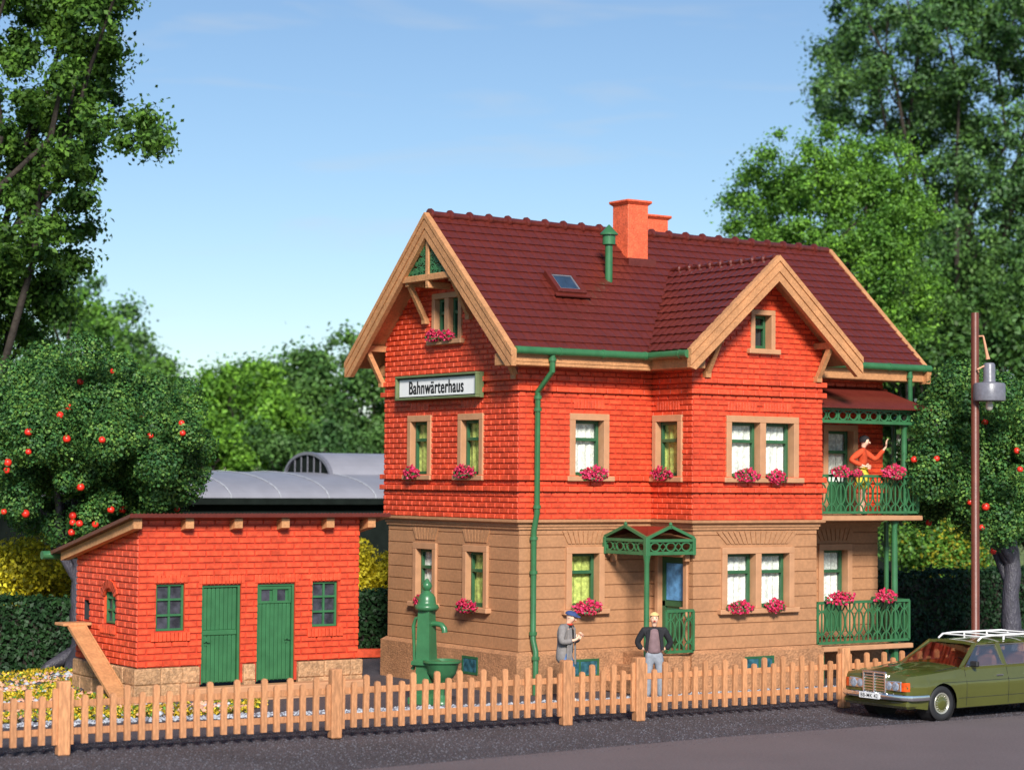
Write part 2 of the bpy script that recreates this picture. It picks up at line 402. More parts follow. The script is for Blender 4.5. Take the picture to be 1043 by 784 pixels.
def geranium_mesh(seed,w=.42):
    rn=random.Random(seed); m=MB()
    for i in range(330):
        x=rn.gauss(0,w*.42); x=max(-w,min(w,x)); s=1-abs(x)/w*.55
        z=rn.uniform(-.12,.17)*s+rn.gauss(0,.02); y=-rn.uniform(.0,.16)*s-.02
        g=rn.random()<.22; r=rn.uniform(.026,.048)*(1.1 if g else 1)
        mi=2 if g else (0 if rn.random()<.62 else 1)
        n=Vector((rn.gauss(0,.6),-1,rn.gauss(.3,.6))).normalized(); u=n.orthogonal().normalized(); v=n.cross(u); c=Vector((x,y,z))
        k=5; a=rn.random()*6
        ring=[m.v(c+(u*math.cos(a+6.283*j/k)+v*math.sin(a+6.283*j/k))*r*rn.uniform(.7,1.15)) for j in range(k)]; cc=m.v(c+n*r*.6)
        for j in range(k): m.f([ring[j],ring[(j+1)%k],cc],mi)
    o=[(-w*.8,-.02,-.10),(w*.8,-.02,-.10)]
    m.tube([(-w*.5,-.05,-.1),(0,-.06,0),(w*.5,-.05,-.1)],.012,6,2)
    me=m.build('tmp',[M['petal'],M['petal2'],M['flleaf']]); d=me.data; bpy.data.objects.remove(me); return d
GER=[geranium_mesh(i,w) for i,w in enumerate((.36,.42,.33,.40,.30))]
gi=[0]
def geranium(p, n, label, s=1.):
    o=link('geranium',GER[gi[0]%5]); gi[0]+=1; o.location=p; n=Vector(n); o.rotation_euler=(0,0,math.atan2(n.y,n.x)+math.pi/2); o.scale=(s*.9,s*.9,s*.9)
    tag(o,label,'flowers','geraniums on the window sills and balcony rails')

# ---------------------------------------------------------------- the house
house=thing('brick_house','two storey red brick house with tan ground floor and steep maroon tiled roof','house')
LW,HW=10.1,5.2
BX0,BX1,BY=3.46,6.92,-1.4
def foot(o): return [(-o,-o),(BX0-o,-o),(BX0-o,BY-o),(BX1+o,BY-o),(BX1+o,-o),(LW+o,-o),(LW+o,HW+o),(-o,HW+o)]
def ring_prism(mb,o,z0,z1,mi=0,o2=None):
    a=foot(o); b=foot(o if o2 is None else o2); n=len(a)
    A=[mb.v((x,y,z0)) for x,y in a]; B=[mb.v((x,y,z1)) for x,y in b]
    for k in range(n): mb.f([A[k],A[(k+1)%n],B[(k+1)%n],B[k]],mi)
    mb.f(B,mi); mb.f(A[::-1],mi)
front=frame((0,0,0),(1,0,0),(0,-1,0)); gable=frame((0,0,0),(0,1,0),(-1,0,0))   # a=x ; a=y
bayf=frame((0,BY,0),(1,0,0),(0,-1,0)); bays=frame((BX0,0,0),(0,1,0),(-1,0,0)); bayr=frame((BX1,0,0),(0,1,0),(1,0,0))
rear=frame((0,HW,0),(1,0,0),(0,1,0)); right=frame((LW,0,0),(0,1,0),(1,0,0))
U=.08
ufront=frame((0,-U,0),(1,0,0),(0,-1,0)); ugable=frame((-U,0,0),(0,1,0),(-1,0,0)); ubayf=frame((0,BY-U,0),(1,0,0),(0,-1,0))
ubays=frame((BX0-U,0,0),(0,1,0),(-1,0,0)); ubayr=frame((BX1+U,0,0),(0,1,0),(1,0,0)); urear=frame((0,HW+U,0),(1,0,0),(0,1,0)); uright=frame((LW+U,0,0),(0,1,0),(1,0,0))
# windows -> holes
H_={k:[] for k in ('front','gable','bayf','bays','ufront','ugable','ubayf','ubays')}
LZ,LH=1.71,1.30; UZ,UH=4.49,1.31
def fl(T,a,z,n,label,s=1.):
    p=T@Vector((a,.10,z)); geranium(p,n,label,s)
H_['front'].append(make_window(house,front,1.18,LZ,.99,LH,curtain='ycurtain')); fl(front,1.62,LZ+.02,(0,-1,0),'wide crimson geranium on the ground floor sill beside the drainpipe',1.15)
H_['gable'].append(make_window(house,gable,1.12,LZ,.94,LH,curtain='ycurtain')); fl(gable,1.72,LZ+.0,(-1,0,0),'crimson geranium on the ground floor gable sill nearer the corner')
H_['gable'].append(make_window(house,gable,3.14,LZ,.94,LH,curtain='curtain')); fl(gable,3.5,LZ+.02,(-1,0,0),'geranium on the ground floor gable sill behind the green pump')
H_['bayf'].append(make_window(house,bayf,4.22,LZ,2.02,LH,cols=2)); fl(bayf,4.62,LZ+.02,(0,-1,0),'dark crimson geranium on the left half of the ground floor bay sill'); fl(bayf,5.58,LZ+.03,(0,-1,0),'crimson geranium on the right half of the ground floor bay sill')
H_['front'].append(make_window(house,front,8.24,1.0,1.02,2.0,door=True))
H_['ufront'].append(make_window(house,ufront,1.19,UZ,1.02,UH)); fl(ufront,1.72,UZ+.03,(0,-1,0),'bright pink geranium on the upper sill between drainpipe and bay',1.1)
H_['ugable'].append(make_window(house,ugable,1.20,UZ,.97,UH,curtain='ycurtain')); fl(ugable,1.72,UZ+.06,(-1,0,0),'pink geranium on the upper gable sill nearer the corner')
H_['ugable'].append(make_window(house,ugable,3.26,UZ,.97,UH,curtain='ycurtain')); fl(ugable,3.86,UZ+.04,(-1,0,0),'pink geranium on the far upper gable sill under the station sign')
H_['ubayf'].append(make_window(house,ubayf,4.26,UZ,2.03,UH,cols=2)); fl(ubayf,4.72,UZ+.03,(0,-1,0),'sparse reddish geranium on the left half of the upper bay sill'); fl(ubayf,5.55,UZ+.0,(0,-1,0),'bright pink geranium on the right half of the upper bay sill')
H_['ubays'].append(make_window(house,ubays,-1.15,UZ,1.0,UH,curtain='ycurtain')); fl(ubays,-.62,UZ+.04,(-1,0,0),'pink geranium on the narrow side sill of the upper bay')
H_['ufront'].append(make_window(house,ufront,8.3,3.72,1.06,2.0,door=True))
# attic windows
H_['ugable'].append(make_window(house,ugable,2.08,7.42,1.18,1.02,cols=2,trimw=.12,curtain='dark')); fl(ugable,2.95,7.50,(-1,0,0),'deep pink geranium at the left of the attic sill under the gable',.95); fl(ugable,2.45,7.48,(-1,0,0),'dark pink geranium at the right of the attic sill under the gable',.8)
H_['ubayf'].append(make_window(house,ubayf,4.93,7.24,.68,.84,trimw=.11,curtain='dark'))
# lower tan walls with channelled joints
def channel(mb,outl,holes,z0=.87,dz=.266,g=.028,d=.022):
    top=max(p[1] for p in outl); a0=min(p[0] for p in outl); a1=max(p[0] for p in outl); z=z0
    rows=[]
    while z<top:
        z1=min(z+dz,top); rows.append((z+g/2,z1-g/2)); z=z1
    backing(mb,outl,holes,1,-d)
    for r0,r1 in rows:
        segs=[(a0,a1)]
        zs=[(r0,r1,holes)]
        cuts=sorted(set([r0,r1]+[h[1] for h in holes if r0<h[1]<r1]+[h[3] for h in holes if r0<h[3]<r1]))
        for c0,c1 in zip(cuts,cuts[1:]):
            segs=[(a0,a1)]; mid=(c0+c1)/2
            for hh in holes:
                if hh[1]<mid<hh[3]:
                    ns=[]
                    for s0,s1 in segs:
                        if hh[2]<=s0 or hh[0]>=s1: ns.append((s0,s1)); continue
                        if hh[0]>s0: ns.append((s0,hh[0]))
                        if s1>hh[2]: ns.append((hh[2],s1))
                    segs=ns
            for s0,s1 in segs:
                mb.poly([(s0,0,c0),(s1,0,c0),(s1,0,c1),(s0,0,c1)],0)
                b=.008
                if c0==r0: mb.poly([(s0,-d,c0-b),(s1,-d,c0-b),(s1,0,c0),(s0,0,c0)],0)
                if c1==r1: mb.poly([(s0,0,c1),(s1,0,c1),(s1,-d,c1+b),(s0,-d,c1+b)],0)
def fan(mb,a0,a1,z,n,h=.26):
    w0=(a1-a0)/n; cxx=(a0+a1)/2
    for i in range(n):
        p,q=a0+i*w0,a0+(i+1)*w0; k=1.32
        P=[(p+.012,z),(q-.012,z),(cxx+(q-cxx)*k-.014,z+h),(cxx+(p-cxx)*k+.014,z+h)]
        mb.prism([(x,-.01,y) for x,y in P],(0,.035,0),0)
door_hole=(-1.12,.86,-.28,2.8)
for T,a0,a1,hs in ((front,0,LW,H_['front']),(gable,0,HW,H_['gable']),(bayf,BX0,BX1,H_['bayf']),(bays,BY,0,[door_hole]),(bayr,BY,0,[]),(rear,0,LW,[]),(right,0,HW,[])):
    m=MB(T); channel(m,rect(a0,.87,a1,3.45),hs)
    if T is front: fan(m,1.22,2.13,3.08,9); fan(m,8.3,9.2,3.08,8)
    if T is gable: fan(m,1.18,2.0,3.08,8); fan(m,3.2,4.02,3.08,8)
    if T is bayf: fan(m,4.35,6.1,3.08,15)
    m.build('ground_floor_wall',[M['tan'],M['tangroove']],house)
m=MB(); ring_prism(m,.115,-.2,.80); ring_prism(m,.115,.80,.87,0,.02); m.build('plinth',M['base'],house)
m=MB(); ring_prism(m,.035,3.38,3.44); ring_prism(m,.06,3.44,3.49); ring_prism(m,.06,3.49,3.53,0,.135); ring_prism(m,.14,3.53,3.585); m.build('cornice',M['tan'],house)
# upper brick walls
EZ=6.98
gab=[(-U,3.585),(HW+U,3.585),(HW+U,7.52),(2.6,9.93),(-U,7.52)]
bcx=5.19
bgab=[(BX0-U,3.585),(BX1+U,3.585),(BX1+U,7.55),(bcx,9.05),(BX0-U,7.55)]
for T,outl,key in ((ufront,rect(-U,3.585,LW+U,EZ),'ufront'),(ugable,gab,'ugable'),(ubayf,bgab,'ubayf'),(ubays,rect(BY-U,3.585,-U,EZ),'ubays'),(ubayr,rect(BY-U,3.585,-U,EZ),None),(urear,rect(-U,3.585,LW+U,EZ),None),(uright,gab,None)):
    hs=H_.get(key,[]) if key else []
    m=MB(T); backing(m,outl,hs,1,0); bricks(m,outl,hs,b0=3.585)
    a0=min(p[0] for p in outl); a1=max(p[0] for p in outl)
    e0=e1=.085
    if T is ubays: e1=0
    if T is ubayr: e1=0
    for z in (4.163,4.393,6.233,6.463):
        band(m,a0-e0,a1+e1,z,.110,.085,holes=hs+([(a0,0,0,0)] if 0 else []))
    if key=='ufront': soldier(m,1.3,2.1,5.90,6.09)
    if key=='ugable': soldier(m,1.32,2.08,5.90,6.09); soldier(m,3.38,4.14,5.90,6.09)
    if key=='ubayf': soldier(m,4.3,5.12,5.90,6.09); soldier(m,5.3,6.12,5.90,6.09)
    if key=='ubays': soldier(m,-1.05,-.25,5.90,6.09)
    m.build('brick_wall',[M['brick'],M['brick_shade']],house)
# cellar windows in the plinth
pf=frame((0,-.115,0),(1,0,0),(0,-1,0)); pg=frame((-.115,0,0),(0,1,0),(-1,0,0)); pb=frame((0,BY-.115,0),(1,0,0),(0,-1,0))
for T,a0,a1,z0,z1,nn in ((pf,.98,1.98,.30,.68,2),(pg,1.32,1.93,.30,.68,1),(pb,4.78,5.60,.38,.70,2),(pf,7.6,8.2,.3,.62,1)):
    m=MB(T); t=.05
    m.box((a0,-.03,z0),(a1,.012,z0+t)); m.box((a0,-.03,z1-t),(a1,.012,z1)); m.box((a0,-.03,z0+t),(a0+t,.012,z1-t)); m.box((a1-t,-.03,z0+t),(a1,.012,z1-t))
    for k in range(1,nn): x=a0+(a1-a0)*k/nn; m.box((x-.025,-.03,z0+t),(x+.025,.010,z1-t))
    o=m.build('cellar_window',M['dgreen'],house)
    m=MB(T); m.poly([(a0+t,.004,z0+t),(a1-t,.004,z0+t),(a1-t,.004,z1-t),(a0+t,.004,z1-t)]); m.build('pane',M['cellarglass'] if 'cellarglass' in M else M.setdefault('cellarglass',mat('cellar_glass',(.03,.10,.13),.12,.5,9)),o)
# ---- roofs
def tiles(mb,O,u,v,n,wid,length,rows,pitch=.24,amp=.016,step=.026,mi=0,sub=8):
    O=Vector(O);u=Vector(u).normalized();v=Vector(v).normalized();n=Vector(n).normalized()
    nc=int(wid/pitch*sub); 
    prof=[]
    for j in range(nc+1):
        a=wid*j/nc; t=(a/pitch)%1; prof.append((a, amp*(abs(math.sin(math.pi*t))**.7)))
    prev=None
    for r in range(rows):
        v0,v1=length*r/rows,length*(r+1)/rows
        A=[];B=[];Cc=[]
        for a,hh in prof:
            k=.012*math.sin(math.pi*((a/pitch)%1))
            A.append(mb.v(O+u*a+v*(v0-k)+n*(hh+step)))
            B.append(mb.v(O+u*a+v*v1+n*(hh*.9+.004)))
            Cc.append(mb.v(O+u*a+v*(v0-k*.5)+n*(0)))
        for j in range(nc):
            mb.f([A[j],A[j+1],B[j+1],B[j]],mi); mb.f([Cc[j],Cc[j+1],A[j+1],A[j]],mi)
sl_=.909; cs=math.cos(math.atan(sl_)); sn=math.sin(math.atan(sl_))
RX0,RX1=-.66,10.95; RL=3.3/cs
def rz(y): return 7.1+sl_*(y+.7) if y<=2.6 else 7.1+sl_*(5.9-y)
m=MB(); tiles(m,(RX0,-.70,7.06),(1,0,0),(0,cs,sn),(0,-sn,cs),RX1-RX0,RL,17)
tiles(m,(RX1,5.90,7.06),(-1,0,0),(0,-cs,sn),(0,sn,cs),RX1-RX0,RL,17)
roof=m.build('roof',M['roof'],house)
m=MB()   # timber deck and soffit below the tiles
for sgn,y0 in ((1,-.68),(-1,5.88)):
    P=[(RX0+.03,y0,7.05),(RX0+.03,2.6,10.04),(RX0+.03,2.6,9.90),(RX0+.03,y0,6.91)]
    if sgn<0: P=P[::-1]
    m.prism(P,(RX1-RX0-.06,0,0))
for x in np.arange(RX0+.10,-.15,.13):
    for sgn in (1,-1):
        pass
m.build('soffit',M['wood'],roof)
def ridge(p,q,parent,pitch=.50,r=.085):
    m=MB(); p=Vector(p);q=Vector(q);L_=(q-p).length;d=(q-p)/L_; n=round(L_/pitch)
    pts=[];rs=[]
    for i in range(n):
        a=L_*i/n; b=L_*(i+1)/n
        for t,rr in ((a,r*1.55),(a+.05,r*1.62),(a+.09,r*1.35),(a+.12,r),(b-.02,r*.9)): pts.append(p+d*t); rs.append(rr)
    m.tube(pts,rs,12); o=m.build('ridge_tiles',M['roof'],parent); smooth_angle(o,50); return o
ridge((RX0+.02,2.6,10.09),(RX1-.02,2.6,10.09),roof)
# dormer (bay) roof
DY=-2.05; dh=2.36; dz0=7.13; dap=9.16; dsl=(dap-dz0)/dh; dc=math.cos(math.atan(dsl)); dsn=math.sin(math.atan(dsl)); dL=dh/dc
m=MB(); dlen=3.7
tiles(m,(bcx-dh,DY+dlen,dz0-.03),(0,-1,0),(dc,0,dsn),(-dsn,0,dc),dlen,dL,11,amp=.034,step=.034)
tiles(m,(bcx+dh,DY,dz0-.03),(0,1,0),(-dc,0,dsn),(dsn,0,dc),dlen,dL,11,amp=.034,step=.034)
droof=m.build('bay_roof',M['roof'],house)
ridge((bcx,DY+.02,dap),(bcx,1.55,dap),droof,pitch=.36,r=.06)
m=MB()
for s_ in (-1,1):
    P=[(bcx+s_*(dh-.03),DY+.03,dz0-.04),(bcx,DY+.03,dap-.05),(bcx,DY+.03,dap-.18),(bcx+s_*(dh-.03),DY+.03,dz0-.17)]
    if s_>0: P=P[::-1]
    m.prism(P,(0,1.9,0))
m.build('soffit',M['wood'],droof)
# bargeboards: stepped mouldings
def barge(p_low,p_top,out,name='bargeboard',wid=.40,parent=house,zmin=6.70):
    p=Vector(p_low);q=Vector(p_top);out=Vector(out)
    m=MB(); up=Vector((0,0,1))
    hz=wid/ math.cos(math.atan2(abs(q.z-p.z),(Vector((q.x,q.y,0))-Vector((p.x,p.y,0))).length))
    for (t0,t1,d) in ((0,.22,.105),(.22,.30,.075),(.30,.62,.092),(.62,.70,.06),(.70,1.,.078)):
        def lowp(t):
            z_=p.z-hz*t; k=max(0,(zmin-z_)/(q.z-p.z)); return p.lerp(q,k)-up*hz*t
        P=[lowp(t0),q-up*hz*t0,q-up*hz*t1,lowp(t1)]
        m.prism([Vector(x)-out*.03 for x in P],out*(d+.03))
    return m.build(name,M['wood'],parent)
for y0 in (-.78,5.98):
    barge((RX0,y0,rz(y0) if y0<2.6 else rz(y0)),(RX0,2.6,10.13),(-1,0,0)); barge((RX1,y0,rz(y0)),(RX1,2.6,10.13),(1,0,0))
for s_ in (-1,1): barge((bcx+s_*(dh+.05),DY,dz0+.0),(bcx,DY,dap+.05),(0,-1,0),wid=.42)
# fascia boards under front eaves
m=MB()
m.box((RX0-.02,-.66,6.72),(2.9,-.05,6.98),ch=.015); m.box((RX0-.02,-.675,6.80),(2.9,-.66,6.84))
m.build('fascia',M['wood'],house)
m=MB(); m.box((2.9,-1.9,6.74),(3.37,-.05,6.97),ch=.015); m.build('fascia',M['wood'],house)
m=MB(); m.box((7.4,-.66,6.74),(RX1,-.05,6.98),ch=.015); m.build('fascia',M['wood'],house)
m=MB(); m.box((.1,5.2,6.72),(RX1,5.86,6.98),ch=.015); m.build('fascia',M['wood'],house)
# brackets
def bracket(o,t,zb,drop=.8,w=.13,inn=None,parent=house):
    o=Vector(o); t=Vector(t); m=MB()       # o wall point, t outward vector
    m.bar(o+Vector((0,0,zb)),o+t+Vector((0,0,zb)),w,w)
    side=t.normalized()
    a=o+t*.86+Vector((0,0,zb-.03)); b=o+side*.06+Vector((0,0,zb-drop)); m.bar(a,b,w*.8,w*.8,up=(t.y,t.x,0) if 0 else (0,0,1))
    m.bar(b+Vector((0,0,-.06)),b+Vector((0,0,.06)),w*1.1,w*1.1,up=tuple(side))
    return m.build('bracket',M['wood'],parent)
for yb,zb in ((1.72,8.66),(3.48,8.66),(-.02,7.33),(5.30,7.33)):
    bracket((-U,yb,0),(-.56,0,0),zb)
for xb in (bcx-1.50,bcx+1.62): bracket((xb,BY-U,0),(0,-.55,0),7.36,drop=.72)
# gable truss with green fretwork
m=MB(); gxp=RX0+.04
m.box((gxp-.07,1.62,8.66),(gxp+.07,3.58,8.80),ch=.012); m.box((gxp-.06,2.54,8.55),(gxp+.06,2.66,9.8),ch=.012); m.box((gxp-.05,2.53,8.50),(-U,2.67,8.64),ch=.01)
m.build('truss',M['wood'],house)
m=MB(); rn=random.Random(3); uy=(0,1,0); uz=(0,0,1)
for s_ in (-1,1):
    for (dy,dz_,r) in ((.17,.13,.10),(.38,.11,.085),(.55,.09,.065),(.70,.06,.045),(.15,.34,.09),(.33,.30,.07),(.14,.53,.075),(.27,.47,.05),(.12,.70,.055),(.10,.85,.04),(.48,.25,.04)):
        m.ring((gxp,2.6+s_*dy,8.80+dz_),uy,uz,r,r,.028,.04,12); m.ring((gxp,2.6+s_*dy,8.80+dz_),uy,uz,r*.45,r*.45,.02,.04,8)
    m.bar((gxp,2.6+s_*.07,8.82),(gxp,2.6+s_*.80,8.82),.04,.035); m.bar((gxp,2.6+s_*.07,8.82),(gxp,2.6+s_*.07,9.75),.04,.035,up=(0,1,0)); m.bar((gxp,2.6+s_*.83,8.83),(gxp,2.6+s_*.07,9.62),.04,.035)
m.build('fretwork',M['green'],house)
# chimneys, vent, skylight
def chimney(x0,x1,y0,y1,z0,z1):
    m=MB(); m.box((x0,y0,z0),(x1,y1,z1-.10),ch=.01)
    o=m.build('chimney',M['chim'],house)
    m=MB();  
    a=[(x0-.002,y0-.002),(x1+.002,y0-.002),(x1+.002,y1+.002),(x0-.002,y1+.002)]; b=[(x0-.065,y0-.065),(x1+.065,y0-.065),(x1+.065,y1+.065),(x0-.065,y1+.065)]
    A=[m.v((*p,z1-.105)) for p in a]; B=[m.v((*p,z1-.05)) for p in b]
    for k in range(4): m.f([A[k],A[(k+1)%4],B[(k+1)%4],B[k]])
    m.f(A[::-1]); m.f(B)
    m.box((x0-.065,y0-.065,z1-.049),(x1+.065,y1+.065,z1),ch=.01); m.build('chimney_cap',M['chim'],o)
    m=MB(); m.box((x0-.10,y0-.16,z0-.2),(x1+.10,y0-.002,rz(y0)+.03)); m.build('flashing',M['roof'],o)
    return o
chimney(4.13,4.70,1.78,2.36,9.2,10.72); chimney(5.85,6.44,3.25,3.8,9.2,10.66)
m=MB(); m.lathe([(.085,8.7),(.085,9.60)],(3.16,1.2,0),16); o=m.build('vent_pipe',M['green'],house); smooth_angle(o)
m=MB(); m.lathe([(.09,9.56),(.145,9.58),(.145,9.80),(.13,9.81)],(3.16,1.2,0),16); m.lathe([(.20,9.79),(.20,9.82),(.01,10.02)],(3.16,1.2,0),16); smooth_angle(m.build('vent_cowl',M['green'],o))
m=MB(); rT=Matrix(((1,0,0),(0,cs,-sn),(0,sn,cs))).to_4x4(); rT.translation=Vector((1.75,.92,rz(.92))); m.T=rT
for a,b in (((-.38,-.36,-.05),(-.27,.36,.13)),((.27,-.36,-.05),(.38,.36,.13)),((-.27,.25,-.05),(.27,.36,.127)),((-.27,-.36,-.05),(.27,-.25,.127))): m.box(a,b,ch=.012)
m.box((-.46,-.46,.045),(.46,-.36,.075)); o=m.build('skylight',M['roof'],house)
m=MB(rT); m.box((-.27,-.25,.06),(.27,.25,.085)); m.build('pane',M.setdefault('skyglass',mat('skylight_glass',(.10,.17,.26),.04,.2,3,metal=.75)),o)
m=MB(rT)
for a,b in (((-.27,-.25,.086),(-.235,.25,.10)),((.235,-.25,.086),(.27,.25,.10)),((-.235,.215,.086),(.235,.25,.099)),((-.235,-.25,.086),(.235,-.215,.099))): m.box(a,b)
m.build('skylight_frame',M['lampgrey'],o)
# gutters and pipes
def gutter(p,q,r=.085,parent=house):
    p=Vector(p);q=Vector(q); m=MB(); m.tube([p,q],r,14); L_=(q-p).length; d=(q-p)/L_
    for k in range(1,int(L_/1.1)+1): c=p+d*k*1.1; m.tube([c-d*.03,c+d*.03],r*1.12,14)
    return smooth_angle(m.build('gutter',M['green'],parent))
gutter((RX0+.03,-.74,7.02),(2.80,-.74,7.02)); gutter((2.76,-.70,7.02),(2.76,-2.06,7.02)); gutter((7.55,-.74,7.05),(RX1+.10,-.74,7.05)); gutter((RX0,5.95,7.0),(RX1,5.95,7.0))
def pipe(pts,r=.062,cl=(),parent=house):
    m=MB(); m.tube(pts,r,12)
    for p in cl: m.tube([Vector(p)-Vector((0,0,.035)),Vector(p)+Vector((0,0,.035))],r*1.35,12)
    return smooth_angle(m.build('downpipe',M['green'],parent))
pipe([(.30,-.72,6.98),(.30,-.72,6.62),(.30,-.21,6.22),(.30,-.21,3.72),(.30,-.10,3.36),(.30,-.10,1.12),(.30,-.20,.88),(.30,-.20,0)],cl=[(.3,-.72,6.86),(.3,-.21,6.1),(.3,-.21,5.85),(.3,-.21,3.85),(.3,-.10,3.2),(.3,-.10,2.5),(.3,-.1,1.25),(.3,-.20,.75)])
pipe([(10.42,-.72,7.02),(10.44,-.72,6.2),(10.42,-.5,5.98),(10.38,-.25,5.85),(10.38,-.25,3.7)],r=.055,cl=[(10.42,-.72,6.85),(10.38,-.25,4.6)])
pipe([(10.22,-.16,3.5),(10.22,-.16,.0)],r=.055,cl=[(10.22,-.16,2.9)])
# ---- entrance canopy in the corner
CX,CY=2.18,-1.47
canopy=thing_=None
canopy=MB()
def valance(m,O,u,L_,zb=2.88,zt=3.20,nr=4,post=.05,peak=None,circ=.075):
    O=Vector(O);u=Vector(u).normalized(); zc=(zb+zt)/2
    m.bar(O+Vector((0,0,zb+.03)),O+u*L_+Vector((0,0,zb+.03)),.07,.07); m.bar(O+Vector((0,0,zt-.03)),O+u*L_+Vector((0,0,zt-.03)),.07,.06)
    for k in range(nr):
        c=O+u*(L_*(k+.5)/nr)+Vector((0,0,zc)); ru=min(L_/nr*.40,.12)
        m.ring(c,u,(0,0,1),ru,(zt-zb)*.27,.028,.035,18)
        for s_ in (-1,1):
            m.bar(c+u*(s_*ru*.95)+Vector((0,0,-.0)),c+u*(s_*L_/nr*.5)+Vector((0,0,.09)),.02,.02); m.bar(c+u*(s_*ru*.95),c+u*(s_*L_/nr*.5)+Vector((0,0,-.09)),.02,.02)
    if peak:
        mid=O+u*L_/2+Vector((0,0,peak)); m.bar(O+Vector((0,0,zt+.02)),mid,.06,.06); m.bar(mid,O+u*L_+Vector((0,0,zt+.02)),.06,.06)
        m.lathe([(.001,.10),(.035,.07),(.04,.04),(.02,0),(.03,-.05)],mid,8)
m=MB()
valance(m,(CX,-.02,0),(0,-1,0),1.45,nr=4,peak=3.46); valance(m,(CX,CY,0),(1,0,0),1.24,nr=3,peak=3.46)
m.box((CX-.055,CY-.055,2.86),(CX+.055,CY+.055,3.24),ch=.01); m.box((CX+1.19,CY-.05,2.86),(CX+1.27,CY+.05,3.22),ch=.01); m.box((CX-.05,-.1,2.86),(CX+.05,0,3.22),ch=.01)
can=m.build('porch_canopy',M['green'],house)
m=MB()   # cross-gabled maroon roof
mx_=CX+.62; my_=-.73; zt=3.42; ze=3.19
P=lambda x,y,z:(x,y,z)
for tri in (((CX+.03,CY+.03,ze),(mx_,CY+.03,zt),(mx_,my_,zt)),((mx_,CY+.03,zt),(CX+1.24,CY+.03,ze),(CX+1.24,my_,ze+.1),(mx_,my_,zt)),
            ((CX+.03,CY+.03,ze),(mx_,my_,zt),(CX+.03,my_,zt)),((CX+.03,my_,zt),(mx_,my_,zt),(mx_,-.02,ze+.1),(CX+.03,-.02,ze)),((mx_,my_,zt),(CX+1.24,my_,ze+.1),(CX+1.24,-.02,ze+.1),(mx_,-.02,ze+.1))):
    m.prism(tri,(0,0,.035))
m.box((CX+.03,CY+.05,3.10),(CX+1.2,-.02,3.13))
m.build('canopy_roof',M['roof'],can)
m=MB(); m.lathe([(.075,.0),(.075,.1),(.06,.14),(.055,2.7),(.07,2.80),(.085,2.87)],(CX,CY,0),14); smooth_angle(m.build('post',M['green'],can))
for p in ((3.30,-1.30,2.72),(2.30,-.10,2.70)):
    m=MB(); m.box((p[0],p[1]-.06,p[2]),(p[0]+.12,p[1]+.06,p[2]+.16),ch=.015); m.build('corbel',M['tan'],can)
# entrance door with steps and side railing
m=MB(bays); m.box((-1.24,-.12,.86),(-1.12,.05,2.92),ch=.008); m.box((-.28,-.12,.86),(-.16,.05,2.92),ch=.008); m.box((-1.12,-.12,2.80),(-.28,.048,2.92),ch=.008)
df=m.build('door_surround',M['trim'],house)
m=MB(bays); m.box((-1.12,-.16,.86),(-.28,-.10,2.80))
for k in range(7): m.box((-1.0+k*.105,-.10,1.0),(-.91+k*.105,-.085,1.7),ch=.006)
m.box((-1.12,-.10,1.75),(-.28,-.07,1.86)); m.box((-1.12,-.10,.86),(-1.02,-.07,2.8)); m.box((-.38,-.10,.86),(-.28,-.07,2.8)); m.box((-1.02,-.1,2.68),(-.38,-.072,2.8))
dd=m.build('door',M['dgreen'],house)
m=MB(bays); m.box((-1.0,-.10,1.88),(-.40,-.088,2.66)); m.build('pane',M['bcurtain'],dd)
m=MB(bays); m.box((-1.06,-.07,1.72),(-1.03,-.0,1.76)); m.box((-1.06,-.03,1.72),(-.94,-.01,1.75)); m.build('handle',M['chrome'],dd)
m=MB(); m.box((2.62,-1.46,.0),(3.36,-.1,.80),ch=.02); m.box((2.34,-1.40,0),(2.62,-.1,.54),ch=.02); m.box((2.06,-1.36,0),(2.34,-.1,.27),ch=.02)
m.build('entrance_steps',M['base'],house)
m=MB(); m.box((2.60,-1.70,.0),(2.98,-1.48,.80),ch=.03); m.build('step_cheek',M['base'],house)

def grille(m,O,u,L_,z0,z1,pitch=.275,d=.035,rods=True):
    O=Vector(O);u=Vector(u).normalized(); zm=(z0+z1)/2; Z=Vector((0,0,1)); hh=(z1-z0)
    m.bar(O+Z*(z1),O+u*L_+Z*(z1),.075,.06); m.bar(O+Z*(z0),O+u*L_+Z*(z0),.06,.055)
    m.bar(O+Z*z0,O+Z*z1,.06,.06,up=tuple(u)); m.bar(O+u*L_+Z*z0,O+u*L_+Z*z1,.06,.06,up=tuple(u))
    n=max(1,round(L_/pitch)); p=L_/n
    for k in range(n):
        c=O+u*(p*(k+.5))+Z*zm
        m.ring(c,u,Z,p*.46,hh*.285,.024,d*.8,22)
        m.bar(c-Z*(hh*.5),c+Z*(hh*.5),.018,d,up=tuple(u))
        m.ring(c+Z*(hh*.47),u,Z,p*.46,hh*.19,.024,d*.7,10,math.pi,2*math.pi); m.ring(c-Z*(hh*.47),u,Z,p*.46,hh*.19,.024,d*.7,10,0,math.pi)
m=MB(); grille(m,(2.62,-1.55,0),(1,0,0),.72,.88,1.72,pitch=.24); m.build('porch_railing',M['green'],house)
